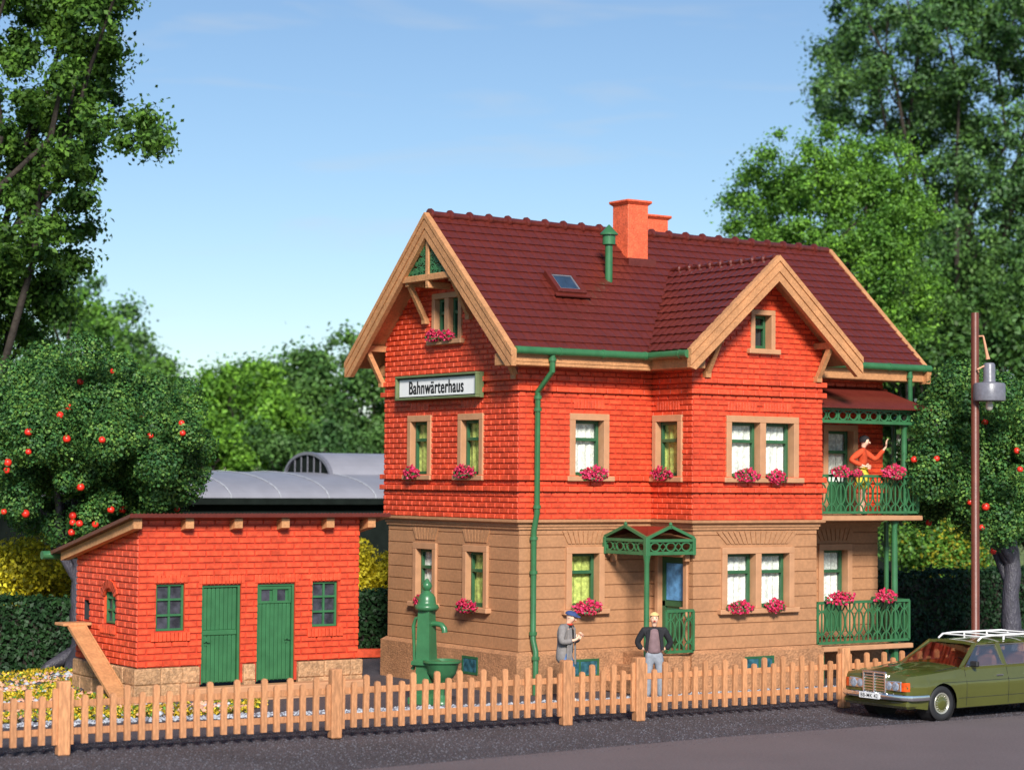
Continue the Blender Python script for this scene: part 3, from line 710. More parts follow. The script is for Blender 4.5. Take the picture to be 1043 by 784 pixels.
# ---- balconies
BFY=-1.28
for (z,x1,ztop,zslab,xs) in ((.86,9.82,1.76,.80,9.90),(3.72,10.10,4.55,3.665,10.20)):
    m=MB(); m.box((BX1+.02,BFY-.08,zslab-.11),(xs,-.02 if z<1 else -.1,zslab),ch=.015); sl2=m.build('balcony_floor',M['trim'],house)
    m=MB(); grille(m,(7.05,BFY,0),(1,0,0),x1-7.05,z+.02,ztop); grille(m,(x1-.004,BFY+.075,0),(0,1,0),abs(BFY)-.20,z+.024,ztop-.004); m.build('balcony_railing',M['green'],house)
for (x,z0,z1) in ((9.50,.80,3.55),(9.80,3.67,5.74)):
    m=MB(); m.lathe([(.09,z0),(.09,z0+.1),(.075,z0+.16),(.07,z1-.5),(.062,z1-.14),(.085,z1-.06),(.10,z1)],(x,BFY+.12,0),14); smooth_angle(m.build('balcony_column',M['green'],house))
for x in (7.2,9.44): m=MB(); m.box((x,BFY+.06,0),(x+.12,BFY+.18,.69)); m.build('balcony_support',M['green'],house)
m=MB(); valance(m,(7.02,BFY,0),(1,0,0),10.14-7.02,5.72,6.05,nr=10); valance(m,(10.14,BFY,0),(0,1,0),1.15,5.72,6.05,nr=4)
for k in range(6): m.box((7.02+k*.624-.02,BFY-.03,5.74),(7.02+k*.624+.02,BFY+.03,6.04))
m.build('balcony_valance',M['green'],house)
m=MB()   # lean-to balcony roof, ribbed sheet
n=90; za,zb=6.07,6.60
for side in (0,1):
    A=[];B=[]
    for j in range(n+1):
        t=j/n; off=.012*math.sin(j*math.pi/1.0*.5*2) + (.014 if j%2 else 0)
        if side==0:
            A.append(m.v((6.98+(10.36-6.98)*t,BFY-.20,za+off))); B.append(m.v((6.98+(9.98-6.98)*t,-.09,zb+off)))
        else:
            A.append(m.v((10.36,BFY-.20+(1.39)*t,za+off))); B.append(m.v((9.98,-.09,zb)) if j==0 else m.v((9.98+.0*t,-.09+.0*t,zb+off)))
    for j in range(n): m.f([A[j],A[j+1],B[j+1],B[j]])
    for j in range(n):
        a,b=m.V[A[j]].copy(),m.V[A[j+1]].copy(); m.poly([a,b,b-Vector((0,0,.035)),a-Vector((0,0,.035))])
m.poly([(6.98,BFY-.19,6.05),(10.35,BFY-.19,6.05),(10.35,-.09,6.05),(6.98,-.09,6.05)])
m.build('balcony_roof',M['roof'],house)
fl(frame((0,BFY,0),(1,0,0),(0,-1,0)),7.62,4.62,(0,-1,0),'pink geranium on the upper balcony rail left of the waving woman',.9)
fl(frame((0,BFY,0),(1,0,0),(0,-1,0)),8.12,4.60,(0,-1,0),'small pink geranium on the upper balcony rail just below the woman',.6)
fl(frame((0,BFY,0),(1,0,0),(0,-1,0)),9.18,4.62,(0,-1,0),'large bright pink geranium on the upper balcony rail right of the woman',1.15)
fl(frame((0,BFY,0),(1,0,0),(0,-1,0)),7.60,1.84,(0,-1,0),'crimson geranium at the left of the lower balcony rail',1.05)
fl(frame((0,BFY,0),(1,0,0),(0,-1,0)),8.98,1.86,(0,-1,0),'crimson geranium at the right of the lower balcony rail beside the column',1.1)

# ---------------------------------------------------------------- sign
sg=thing('station_sign','long white name board in an olive frame high on the brick gable','sign',(-U-.115,2.82,6.40))
m=MB(); a,b,hh=-1.66,1.63,.27; t=.052
m.box((-.03,a,-hh),(0.06,b,hh)); m.box((-.14,a,-hh),(-.03,b,-hh+t),ch=.01); m.box((-.14,a,hh-t),(-.03,b,hh),ch=.01); m.box((-.138,a,-hh+t),(-.03,a+t,hh-t),ch=.01); m.box((-.138,b-t,-hh+t),(-.03,b,hh-t),ch=.01)
m.build('frame',M['olive'],sg)
m=MB(); m.box((-.052,a+t,-hh+t),(-.031,b-t,hh-t)); pn=m.build('panel',M['black'],sg)
m=MB(); m.box((-.062,a+t+.03,-hh+t+.03),(-.0525,b-t-.03,hh-t-.03)); m.build('sign_face',M['white'],sg)
def text_mesh(s,width,height,name,matl,parent,M4,bold=.0):
    cu=bpy.data.curves.new('t','FONT'); cu.body=s; cu.size=1; cu.align_x='CENTER'; cu.align_y='CENTER'; cu.extrude=.0; cu.offset=bold; cu.space_character=1.08 if bold else 1
    o=bpy.data.objects.new('t',cu); C.objects.link(o); bpy.context.view_layer.update()
    me=bpy.data.meshes.new_from_object(o.evaluated_get(bpy.context.evaluated_depsgraph_get())); bpy.data.objects.remove(o)
    co_=[v.co.copy() for v in me.vertices]; x0=min(c.x for c in co_);x1=max(c.x for c in co_);y0=min(c.y for c in co_);y1=max(c.y for c in co_)
    for v in me.vertices:
        p=Vector(((v.co.x-(x0+x1)/2)/(x1-x0)*width,(v.co.y-(y0+y1)/2)/(y1-y0)*height,0)); v.co=M4@p
    me.materials.clear(); me.materials.append(matl); me.update()
    return link(name,me,parent)
tm=Matrix(((0,0,-1,-.066),(-1,0,0,.03),(0,1,0,0),(0,0,0,1)))
lt=text_mesh('Bahnwärterhaus',2.2,.285,'lettering',M['black'],sg,tm,.008)
bm_=MB(); 
for q,dy in enumerate((-.010,.010,-.004)):
    k0=len(bm_.V)
    for v_ in lt.data.vertices: bm_.V.append(Vector(v_.co)+Vector((-.0004*(q+1),dy,.003*(q-1))))
    for p_ in lt.data.polygons: bm_.f([k0+i_ for i_ in p_.vertices])
k0=len(bm_.V)
for v_ in lt.data.vertices: bm_.V.append(Vector(v_.co))
for p_ in lt.data.polygons: bm_.f([k0+i_ for i_ in p_.vertices])
bpy.data.objects.remove(lt); bm_.build('lettering',M['black'],sg)

# ---------------------------------------------------------------- the shed
SX,SY=-7.39,2.34; SWd,SD=4.95,3.0
shed=thing('brick_shed','low red brick shed with green doors and a lean-to maroon roof','shed',(SX,SY,0))
sf=frame((0,0,0),(1,0,0),(0,-1,0)); ss=frame((0,0,0),(0,1,0),(-1,0,0)); sr=frame((SWd,0,0),(0,1,0),(1,0,0)); sb=frame((0,SD,0),(1,0,0),(0,1,0))
w1=(.38,1.38,.99,2.30); d1=(1.37,.30,2.23,2.26); d2=(2.60,.30,3.46,2.26); w2=(3.86,1.36,4.46,2.28)
zf,zbk=3.55,2.86
for T,outl,hs in ((sf,rect(0,.68,SWd,zf),[w1,d1,d2,w2]),(ss,[(0,.68),(SD,.68),(SD,zbk),(0,zf)],[(1.02,1.46,1.62,2.15),(2.33,1.48,2.62,1.88)]),(sr,[(0,.68),(SD,.68),(SD,zbk),(0,zf)],[]),(sb,rect(0,.68,SWd,zbk),[])):
    m=MB(T); backing(m,outl,hs,1,0); bricks(m,outl,hs,b0=.68,h=.126,ln=.36,pr=.024,g=.026)
    if T is sf:
        for hh in (w1,w2): soldier(m,hh[0]-.06,hh[2]+.06,hh[3]+.02,hh[3]+.17); soldier(m,hh[0]-.12,hh[2]+.12,hh[1]-.20,hh[1]-.03,pr=.06)
        for hh in (d1,d2): soldier(m,hh[0]-.08,hh[2]+.08,hh[3]+.02,hh[3]+.19)
    if T is ss:
        soldier(m,.98,1.70,1.27,1.44,pr=.06)
        for k in range(11):      # arched lintel
            a=math.pi*(k+.5)/11*.72+math.pi*.14; c=Vector((1.32,0,1.90)); d=Vector((math.cos(a),0,math.sin(a)))
            t_=Vector((-d.z,0,d.x)); m.prism([c+d*.28-t_*.040,c+d*.28+t_*.040,c+d*.44+t_*.058,c+d*.44-t_*.058],(0,.05,0))
        mm_=[(2.24,.05,1.46)]
    m.build('brick_wall',[M['brick'],M['brick_shade']],shed)
# lining behind openings
m=MB(sf)
for hh in (w1,d1,d2,w2):
    m.box((hh[0]-.001,-.14,hh[1]),(hh[0]-.06,-.001,hh[3])); m.box((hh[2]+.001,-.14,hh[1]),(hh[2]+.06,-.001,hh[3])); m.box((hh[0]-.06,-.14,hh[3]+.001),(hh[2]+.06,-.001,hh[3]+.06))
m.build('reveal',M['brick_shade'],shed)
def sash(T,a0,z0,a1,z1,cols,rows,arch=False):
    m=MB(T); t=.045; c0,c1=-.11,-.04
    m.box((a0,c0,z0),(a0+t,c1,z1),ch=.005); m.box((a1-t,c0,z0),(a1,c1,z1),ch=.005); m.box((a0+t,c0,z0),(a1-t,c1,z0+t),ch=.005); m.box((a0+t,c0,z1-t),(a1-t,c1,z1),ch=.005)
    for k in range(1,cols): x=a0+(a1-a0)*k/cols; m.box((x-.02,c0,z0+t),(x+.02,c1-.01,z1-t))
    for k in range(1,rows): z=z0+(z1-z0)*k/rows; m.box((a0+t,c0,z-.02),(a1-t,c1-.004,z+.02))
    if arch:
        c=Vector(((a0+a1)/2,(c0+c1)/2,z1)); m.ring(c,(1,0,0),(0,0,1),(a1-a0)/2-.02,.17,.05,.07,14,0,math.pi); m.box((c.x-.02,c0,z1),(c.x+.02,c1,z1+.15))
    o=m.build('window',M['green'],shed)
    m=MB(T); m.poly([(a0,c0+.02,z0),(a1,c0+.02,z0),(a1,c0+.02,z1),(a0,c0+.02,z1)])
    if arch: m.poly([(a0,c0+.02,z1)]+[((a0+a1)/2-(a1-a0)/2*math.cos(t_),c0+.02,z1+.17*math.sin(t_)) for t_ in [math.pi*i/10 for i in range(1,10)]]+[(a1,c0+.02,z1)])
    m.build('pane',M['shedglass'] if 'shedglass' in M else M.setdefault('shedglass',mat('dusty_dark_glass',(.045,.045,.06),.2,.5,6)),o)
sash(sf,*w1,2,3); sash(sf,*w2,2,3); sash(ss,1.04,1.47,1.60,2.0,2,2,True)
m=MB(ss); m.box((1.02,-.14,1.46),(1.62,-.115,2.15)); m.box((.98,-.13,1.46),(1.019,-.002,2.15)); m.box((1.621,-.13,1.46),(1.66,-.002,2.15)); m.box((1.02,-.10,2.10),(1.62,-.012,2.149)); m.build('reveal',M['brick'],shed)
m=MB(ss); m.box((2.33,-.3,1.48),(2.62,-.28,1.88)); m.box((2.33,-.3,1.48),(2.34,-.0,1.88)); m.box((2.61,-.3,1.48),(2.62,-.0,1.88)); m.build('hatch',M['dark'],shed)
def pdoor(hh,glazed):
    m=MB(sf); a0,z0,a1,z1=hh; t=.05
    m.box((a0,-.12,z0),(a0+t,-.03,z1),ch=.005); m.box((a1-t,-.12,z0),(a1,-.03,z1),ch=.005); m.box((a0+t,-.12,z1-t),(a1-t,-.03,z1),ch=.005)
    n=8; b0,b1=a0+t+.01,a1-t-.01; wd=(b1-b0)/n
    zs=[(z0+.02,z1-.40)] if glazed else [(z0+.02,1.26),(1.36,z1-t)]
    for q0,q1 in zs:
        for k in range(n): m.box((b0+k*wd+.005,-.11,q0),(b0+(k+1)*wd-.005,-.065,q1),ch=.010)
    m.box((b0,-.115,z0+.01),(b1,-.09,z1-t))
    if glazed:
        m.box((b0,-.09,z1-.40),(b1,-.05,z1-.35),ch=.005); m.box((b0,-.09,z1-.12),(b1,-.05,z1-t),ch=.005); m.box(((b0+b1)/2-.05,-.09,z1-.35),((b0+b1)/2+.05,-.05,z1-.12))
        m.box((b0,-.09,z1-.35),(b0+.06,-.05,z1-.12)); m.box((b1-.06,-.09,z1-.35),(b1,-.05,z1-.12))
    else:
        m.box((b0,-.09,1.26),(b1,-.045,1.36),ch=.01)
    o=m.build('door',M['green'],shed)
    if glazed:
        for s_ in (0,1):
            m=MB(sf); x=(b0+.06) if s_==0 else (b0+b1)/2+.05; m.box((x,-.089,z1-.35),(x+.20,-.08,z1-.12)); m.build('pane',M['shedglass'],o)
    m=MB(sf); x=a0+.12 if not glazed else a1-.16
    m.box((x-.03,-.065,1.06),(x+.03,-.05,1.22)); m.bar((x-.05,-.03,1.13),(x+.08,-.03,1.13),.02,.02); m.tube([(x,-.06,1.13),(x,-.02,1.13)],.02,8); m.build('handle',M['green'],o)
pdoor(d1,False); pdoor(d2,True)
m=MB()     # sandstone base, individual blocks
for T,segs in ((frame((0,0,0),(1,0,0),(0,-1,0)),[(-.09,1.32),(2.28,2.55),(3.52,SWd+.09)]),(frame((0,0,0),(0,1,0),(-1,0,0)),[(0,SD)]),(frame((SWd,0,0),(0,1,0),(1,0,0)),[(0,SD)])):
    m.T=T; m.flip=T.to_3x3().determinant()<0
    for a0,a1 in segs:
        for r,(z0,z1) in enumerate(((-.05,.34),(.34,.67))):
            x=a0
            while x<a1-.01:
                l=min(random.uniform(.42,.62),a1-x)
                if a1-x-l<.2: l=a1-x
                m.box((x+.005,-.05,z0+.005),(x+l-.005,.09+random.uniform(-.01,.01),z1-.005),ch=.022); x+=l
        m.box((a0+.01,-.04,-.05),(a1-.01,.065,.655)); m.build('stone_base',M['stone'],shed); m=MB(T)
m=MB(); m.box((.9,-.46,-.05),(SWd+.05,-.09,.27),ch=.025); m.box((1.3,-.60,-.05),(SWd-.9,-.46,.12),ch=.02); m.build('threshold',M['trim'],shed)
# roof
m=MB(); rx0,rx1=-.36,SWd+.55; ry0,ry1=-.36,SD+.62; q0,q1=3.68,2.84
n=140; A=[];B=[]
for j in range(n+1):
    x=rx0+(rx1-rx0)*j/n; o_=.018 if j%2 else 0; A.append(m.v((x,ry0,q0+o_))); B.append(m.v((x,ry1,q1+o_)))
for j in range(n):
    m.f([A[j],A[j+1],B[j+1],B[j]]); a=m.V[A[j]].copy(); b=m.V[A[j+1]].copy(); m.poly([a,b,(b.x,b.y,q0-.07),(a.x,a.y,q0-.07)])
m.poly([(rx0,ry0,q0),(rx0,ry1,q1),(rx0,ry1,q1-.07),(rx0,ry0,q0-.07)]); m.poly([(rx1,ry0,q0),(rx1,ry1,q1),(rx1,ry1,q1-.07),(rx1,ry0,q0-.07)]); m.poly([(rx0,ry0,q0-.07),(rx1,ry0,q0-.07),(rx1,ry1,q1-.07),(rx0,ry1,q1-.07)])
srf=m.build('roof',M['roof'],shed)
slr=(q1-q0)/(ry1-ry0)
for x in (-.14,.97,2.04,3.10,4.14,5.12):
    m=MB(); P=[(x-.09,-.24,q0+slr*.12-.075),(x-.09,SD+.35,q0+slr*(SD+.35-ry0)-.075),(x-.09,SD+.35,q0+slr*(SD+.35-ry0)-.24),(x-.09,-.24,q0+slr*.12-.26)]
    m.prism(P[::-1],(.18,0,0)); m.build('rafter',M['wood'],shed)
m=MB(); m.tube([(-.52,SD+.66,2.76),(SWd+.5,SD+.66,2.76)],.09,10); smooth_angle(m.build('gutter',M['green'],shed))
# hen ramp
ramp=thing('hen_ramp','narrow wooden hen ramp leaning down the left side wall of the shed','ramp',(SX,SY,0))
m=MB(); m.box((-.64,2.15,1.38),(-.03,2.62,1.44),ch=.01); m.build('landing',M['wood'],ramp)
m=MB(); a=Vector((-.34,2.25,1.40)); b=Vector((-.34,-.15,.02)); m.bar(a,b,.38,.055)
for x in (-.175,.175): m.bar(a+Vector((x,0,.03)),b+Vector((x,0,.03)),.04,.03)
m.build('board',M['wood'],ramp)

# ---------------------------------------------------------------- pump
pump=thing('water_pump','tall green cast iron hand pump with a round basin beside the house','pump',(-2.50,-.45,0),R(-62))
m=MB()
def sqp(m,prof):
    rings=[]
    for r,z in prof: rings.append([m.v((x*r,y*r,z)) for x,y in ((-1,-1),(1,-1),(1,1),(-1,1))])
    for a,b in zip(rings,rings[1:]):
        for j in range(4): m.f([a[j],a[(j+1)%4],b[(j+1)%4],b[j]])
    m.f(rings[0][::-1]); m.f(rings[-1])
sqp(m,[(.26,0),(.26,.12),(.18,.16),(.155,.2),(.15,.72),(.22,.76),(.22,.83),(.155,.87),(.125,1.85)])
m.build('column',M['green'],pump)
m=MB(); m.lathe([(.12,1.80),(.22,1.83),(.245,1.88),(.22,1.93),(.185,1.95),(.18,2.0),(.17,2.08),(.13,2.14),(.08,2.18),(.055,2.21),(.085,2.24),(.105,2.30),(.085,2.36),(.045,2.395),(.035,2.43),(.001,2.45)],n=24); smooth_angle(m.build('finial',M['green'],pump),60)
m=MB(); m.tube([(.08,0,1.56),(.22,0,1.57),(.34,0,1.55),(.40,0,1.48),(.41,0,1.40)],[.055,.052,.055,.06,.062],12); smooth_angle(m.build('spout',M['green'],pump),60)
m=MB(); m.tube([(-.10,-.05,1.70),(-.22,-.05,1.66),(-.27,-.05,1.5),(-.25,-.05,1.1),(-.24,-.05,.75),(-.28,-.05,.66)],[.03,.035,.04,.035,.03,.045],10); smooth_angle(m.build('handle',M['green'],pump),60)
m=MB(); c=(.36,0,0)
m.lathe([(.05,.18),(.06,.36),(.09,.42),(.20,.50),(.29,.62),(.325,.78),(.34,.80),(.38,.82),(.38,.86),(.33,.87),(.29,.80),(.22,.66),(.05,.60)],c,28); smooth_angle(m.build('basin',M['green'],pump),60)
m=MB(); m.lathe([(.17,0),(.17,.06),(.10,.10),(.06,.18)],c,20); smooth_angle(m.build('basin_foot',M['green'],pump),60)

# ---------------------------------------------------------------- fence
def G(px,py):
    d=fwd+rt*((px-cx)/f_px)-upv*((py-cy)/f_px); t=-cam_loc.z/d.z; return cam_loc+d*t
fposts=[(-16.4,-3.85),(-11.61,-4.15),(-6.89,-4.52),(-2.31,-4.84),(-.72,-4.92),(4.16,-5.16),(9.0,-5.40)]
fence=thing('picket_fence','tan wooden picket fence with square posts along the road edge','fence',(-11.61,-4.15,0))
fo=Vector((-11.61,-4.15,0))
pk=[]
for tall in (0,1):
    m=MB(); h=1.06 if tall else .94; w2_=.05; d=.028
    pr=[(-w2_,.17),(w2_,.17),(w2_,h-.05),(w2_*.75,h-.012),(0,h),(-w2_*.75,h-.012),(-w2_,h-.05)]
    m.prism([(x,-d,z) for x,z in pr],(0,2*d,0)); o=m.build('picket',M['fence']); pk.append(o.data); bpy.data.objects.remove(o)
m=MB(); m.box((-.10,-.09,0),(.10,.09,1.17),ch=.02); o=m.build('post',M['fence']); postme=o.data; bpy.data.objects.remove(o)
for i,(p,q) in enumerate(zip(fposts,fposts[1:])):
    p=Vector((*p,0));q=Vector((*q,0)); L_=(q-p).length; d=(q-p)/L_; ang=math.atan2(d.y,d.x); nrm=Vector((d.y,-d.x,0))
    m=MB(); 
    for z in (.36,.80): m.box((.10,-.03,z-.055),(L_-.10,.02,z+.055),ch=.008)
    pan=m.build('rail_panel',M['fence'],fence,loc=p-fo); pan.rotation_euler=(0,0,ang)
    n=int(round((L_-.24)/.232)); st=(L_-.24)/n
    for k in range(n+1):
        o=link('picket',pk[(k+1)%2],pan,(.12+k*st,-.06,random.uniform(-.012,.012))); o.rotation_euler=(0,random.uniform(-.012,.012),0)
for p in fposts[:]:
    o=link('post',postme,fence,Vector((p[0],p[1]-.06,random.uniform(-.01,.015)))-fo); o.rotation_euler=(0,0,math.atan2(-.06,1))

# ---------------------------------------------------------------- ground
m=MB(); m.poly([(-900,-900,-.06),(1500,-900,-.06),(1500,1500,-.06),(-900,1500,-.06)]); tag(m.build('meadow_ground',M['meadow']),kind='structure')
def sheet(name,pts,z,matl): m=MB(); m.poly([(x,y,z) for x,y in pts]); return tag(m.build(name,matl),kind='structure')
sheet('yard_gravel',[(-40,-60),(60,-60),(60,9.2),(-40,9.2)],-.004,M['gravel'])
sheet('asphalt_road',[(-60,-8.25),(-8.43,-8.10),(-1.16,-7.72),(6.25,-8.0),(60,-8.6),(60,-40),(-60,-40)],.004,M['asphalt'])
sheet('garden_bed',[(-30,1.05),(-9.3,.02),(-6.4,-.35),(-5.9,1.6),(-6.6,2.3),(-7.5,2.4),(-7.6,5.6),(-2.2,5.9),(-.6,6.2),(.2,9.2),(-30,9.2)],.006,M['soil'])
# fast numpy mesh
def npmesh(name,V,F,mats,mi=None,parent=None,loc=None,tri=False,smooth=False):
    V=np.asarray(V,np.float32); F=np.asarray(F,np.int32); k=F.shape[1]
    me=bpy.data.meshes.new(name); me.vertices.add(len(V)); me.vertices.foreach_set('co',V.ravel())
    me.loops.add(F.size); me.loops.foreach_set('vertex_index',F.ravel())
    me.polygons.add(len(F)); me.polygons.foreach_set('loop_start',np.arange(0,F.size,k,dtype=np.int32))
    if not isinstance(mats,(list,tuple)): mats=[mats]
    for m_ in mats: me.materials.append(m_)
    if mi is not None: me.polygons.foreach_set('material_index',np.asarray(mi,np.int32))
    me.update(calc_edges=True); 
    return link(name,me,parent,loc)
rng=np.random.default_rng(11)
def inpoly(P,poly):
    x,y=P[:,0],P[:,1]; r=np.zeros(len(P),bool); n=len(poly); j=n-1
    for i in range(n):
        xi,yi=poly[i];xj,yj=poly[j]; c=((yi>y)!=(yj>y))&(x<(xj-xi)*(y-yi)/(yj-yi+1e-12)+xi); r^=c; j=i
    return r
def leaf_geo(P,size,out=None,bias=.6,asp=.62,curl=.25):
    """one folded, pointed leaf (two quads -> 6 verts) at each point"""
    n=len(P); nr=rng.normal(size=(n,3)); nr[:,2]+=.5
    if out is not None: nr+=out*bias*2
    nr/=np.linalg.norm(nr,axis=1)[:,None]
    a=rng.normal(size=(n,3)); u=np.cross(nr,a); u/=np.linalg.norm(u,axis=1)[:,None]; v=np.cross(nr,u)
    s=size*rng.uniform(.6,1.3,(n,1)); 
    p0=P-u*s*.5; p3=P+u*s*.5
    p1=P-u*s*.08+v*s*asp*.5+nr*s*curl*.5; p2=P-u*s*.08-v*s*asp*.5+nr*s*curl*.5
    V=np.stack([p0,p1,p3,p2],1).reshape(-1,3)
    F=np.arange(n*4).reshape(n,4)
    return V,F
def clumps(cs,rs,count,shell=.55,sq=1.):
    """points spread in lumpy balls, denser near their surface; returns points and outward directions"""
    cs=np.array(cs);rs=np.array(rs); pw=rs**2; k=rng.choice(len(cs),count,p=pw/pw.sum())
    d=rng.normal(size=(count,3)); d/=np.linalg.norm(d,axis=1)[:,None]
    r=rng.uniform(shell**3,1,count)**(1/3)*rng.normal(1,.09,count) if shell>.5 else np.abs(rng.normal(0,.62,count))+shell*.3
    P=cs[k]+d*(rs[k]*r)[:,None]*np.array([1,1,sq])
    return P,d
def limb(m,p,q,r0,r1,n=6,wob=.12,segs=5):
    p=Vector(p);q=Vector(q);L_=(q-p).length; pts=[];rs=[]
    for i in range(segs+1):
        t=i/segs; c=p.lerp(q,t)
        if 0<i<segs: c+=Vector((random.uniform(-1,1),random.uniform(-1,1),random.uniform(-.5,.5)))*wob*L_/segs
        pts.append(c); rs.append(r0+(r1-r0)*t)
    m.tube(pts,rs,n); return pts
def crown_shape(rx,ry,rz,cz,n,rmin,rmax,flat=.0):
    cs=[];rs=[]
    for _ in range(n):
        d=rng.normal(size=3); d/=np.linalg.norm(d); t=rng.uniform(.35,1.)**.6
        z=d[2]*rz*t
        cs.append((d[0]*rx*t,d[1]*ry*t,cz+z)); rs.append(rng.uniform(rmin,rmax)*(1-.25*t))
    return cs,rs
def tree(name,label,base,hgt,rx,rz,mats,nl,ls,nc=60,rr=(.8,1.5),trunk_r=.3,cz=None,barkm='barkb',group=None,shell=.4,ry=None,low=None,cs_rs=None,nb=14,cat='tree',sq=.8,lean=(0,0)):
    bx,by=base; t=thing(name,label,cat,(bx,by,0),group=group); cz=cz or hgt-rz
    cs_,rs_=cs_rs or crown_shape(rx,ry or rx,rz,cz,nc,*rr)
    P,d=clumps(cs_,rs_,nl,shell,sq)
    V,F=leaf_geo(P,ls,d); mi=rng.integers(0,len(mats),len(F))
    # each clump leans to one leaf tone
    npmesh('crown',V,F,[M[k] for k in mats],mi,t)
    m=MB(); top=Vector((lean[0],lean[1],cz+rz*.35)); pts=limb(m,(0,0,-.1),top,trunk_r,trunk_r*.3,9,.10,7)
    for i in range(nb):
        k=rng.integers(0,len(cs_)); s0=pts[int(rng.integers(2,len(pts)-1))]
        limb(m,s0,Vector(cs_[k])*1.0,trunk_r*.32,trunk_r*.07,6,.25,5)
    smooth_angle(m.build('trunk',M[barkm],t),60)
    return t
M['lf_oak']=leafmat('oak_leaf',(0.051,0.123,0.017),(0.123,0.246,0.032),.3,1.2)
M['lf_oak2']=leafmat('oak_leaf_dark',(0.026,0.072,0.014),(0.072,0.160,0.022),.25,1.2)
M['lf_apple']=leafmat('apple_foliage',(0.025,0.086,0.025),(0.063,0.172,0.040),.2,1.6)
M['lf_apple2']=leafmat('apple_foliage_bright',(.060,.150,.030),(.15,.27,.05),.2,1.6)
M['lf_far']=leafmat('far_dark_leaf',(0.047,0.118,0.035),(0.094,0.196,0.047),.25,.5)
M['lf_far2']=leafmat('far_mid_leaf',(0.065,0.160,0.036),(0.123,0.246,0.051),.25,.5)
M['lf_lime']=leafmat('lime_leaf',(0.116,0.275,0.029),(0.217,0.435,0.043),.35,.6)
M['lf_lime2']=leafmat('lime_leaf_mid',(0.080,0.203,0.029),(0.160,0.334,0.041),.35,.6)
M['lf_hedge']=leafmat('hedge_leaf',(.010,.035,.012),(.022,.062,.018),.15,1.5)
M['lf_yel']=leafmat('yellow_leaf',(.60,.50,.02),(.85,.74,.05),.3,3)
M['lf_yel2']=leafmat('olive_yellow_leaf',(.22,.21,.018),(.45,.40,.03),.3,3)
M['lf_blue']=leafmat('pale_poplar_leaf',(.07,.15,.06),(.12,.22,.09),.3,.6)
M['lf_gc']=leafmat('yellow_ground_leaf',(.55,.36,.02),(.80,.58,.05),.2,4)
M['lf_gc2']=leafmat('green_ground_leaf',(.05,.16,.02),(.12,.28,.04),.2,4)

# ---- hedge, shrubs
def hedge(x0,x1,y0,y1,h,label,n):
    t=tag(thing('hedge',label,'hedge',(x0,y0,0)))
    L_=x1-x0;D=y1-y0
    m=MB(); m.box((.12,.12,0),(L_-.12,D-.12,h-.14)); m.build('branches',M['barkb'],t)
    f1=int(n*.62); P=np.empty((n,3)); O=np.zeros((n,3))
    P[:f1,0]=rng.uniform(0,L_,f1); P[:f1,1]=rng.normal(0,.05,f1)+.05*np.sin(P[:f1,0]*3.); P[:f1,2]=rng.uniform(0,h,f1); O[:f1,1]=-1
    P[f1:,0]=rng.uniform(0,L_,n-f1); P[f1:,1]=rng.uniform(0,D,n-f1); P[f1:,2]=h+rng.normal(0,.05,n-f1)+.05*np.sin(P[f1:,0]*2.3); O[f1:,2]=1
    V,F=leaf_geo(P,.12,O,.8); npmesh('foliage',V,F,[M['lf_hedge']],None,t)
hedge(-24,5.5,9.9,11.0,1.55,'long clipped dark green hedge behind the shed on the left',42000)
hedge(10.9,34,4.2,5.3,2.0,'clipped dark green hedge right of the house behind the estate car',30000)
def shrub(x,y,h,r,label,mats,n,ls=.12,group=None):
    t=thing('shrub',label,'shrub',(x,y,0),group=group)
    cs_=[];rs_=[]
    for _ in range(16):
        a=rng.uniform(0,6.28); q=rng.uniform(0,.7)*r; zz=rng.uniform(.35,.85)*h; cs_.append((q*math.cos(a),q*math.sin(a),zz)); rs_.append(rng.uniform(.3,.5)*r*1.1)
    P,d=clumps(cs_,rs_,n,.6); V,F=leaf_geo(P,ls,d); npmesh('foliage',V,F,[M[k] for k in mats],rng.integers(0,len(mats),len(F)),t)
    m=MB()
    for k in range(6): limb(m,(0,0,0),cs_[k],.05,.015,5,.1,3)
    m.build('stem',M['barkb'],t)
def on_y(px,y):
    d=fwd+rt*((px-cx)/f_px)-upv*((500-cy)/f_px); t=(y-cam_loc.y)/d.y; return (cam_loc+d*t).x
shrub(on_y(16,12.4),12.4,3.0,1.35,'round bright yellow shrub at the far left above the hedge',['lf_yel','lf_yel2','lf_yel'],11000)
shrub(on_y(62,12.9),12.9,2.7,1.1,'olive yellow shrub between the leftmost shrub and the apple tree trunk',['lf_yel2','lf_yel','lf_yel'],8000)
shrub(on_y(379,12.2),12.2,3.05,1.0,'bright yellow shrub seen in the gap between shed and house',['lf_yel','lf_yel','lf_yel'],9000)
shrub(on_y(978,11.5),11.5,3.5,1.9,'green and yellow loose shrub behind the right hedge beside the lamp post',['lf_lime2','lf_lime2','lf_yel2'],12000,.13)
shrub(on_y(940,12.5),12.5,3.1,1.5,'dull green shrub behind the right hedge nearest the balconies',['lf_far2','lf_lime2'],7000,.13)

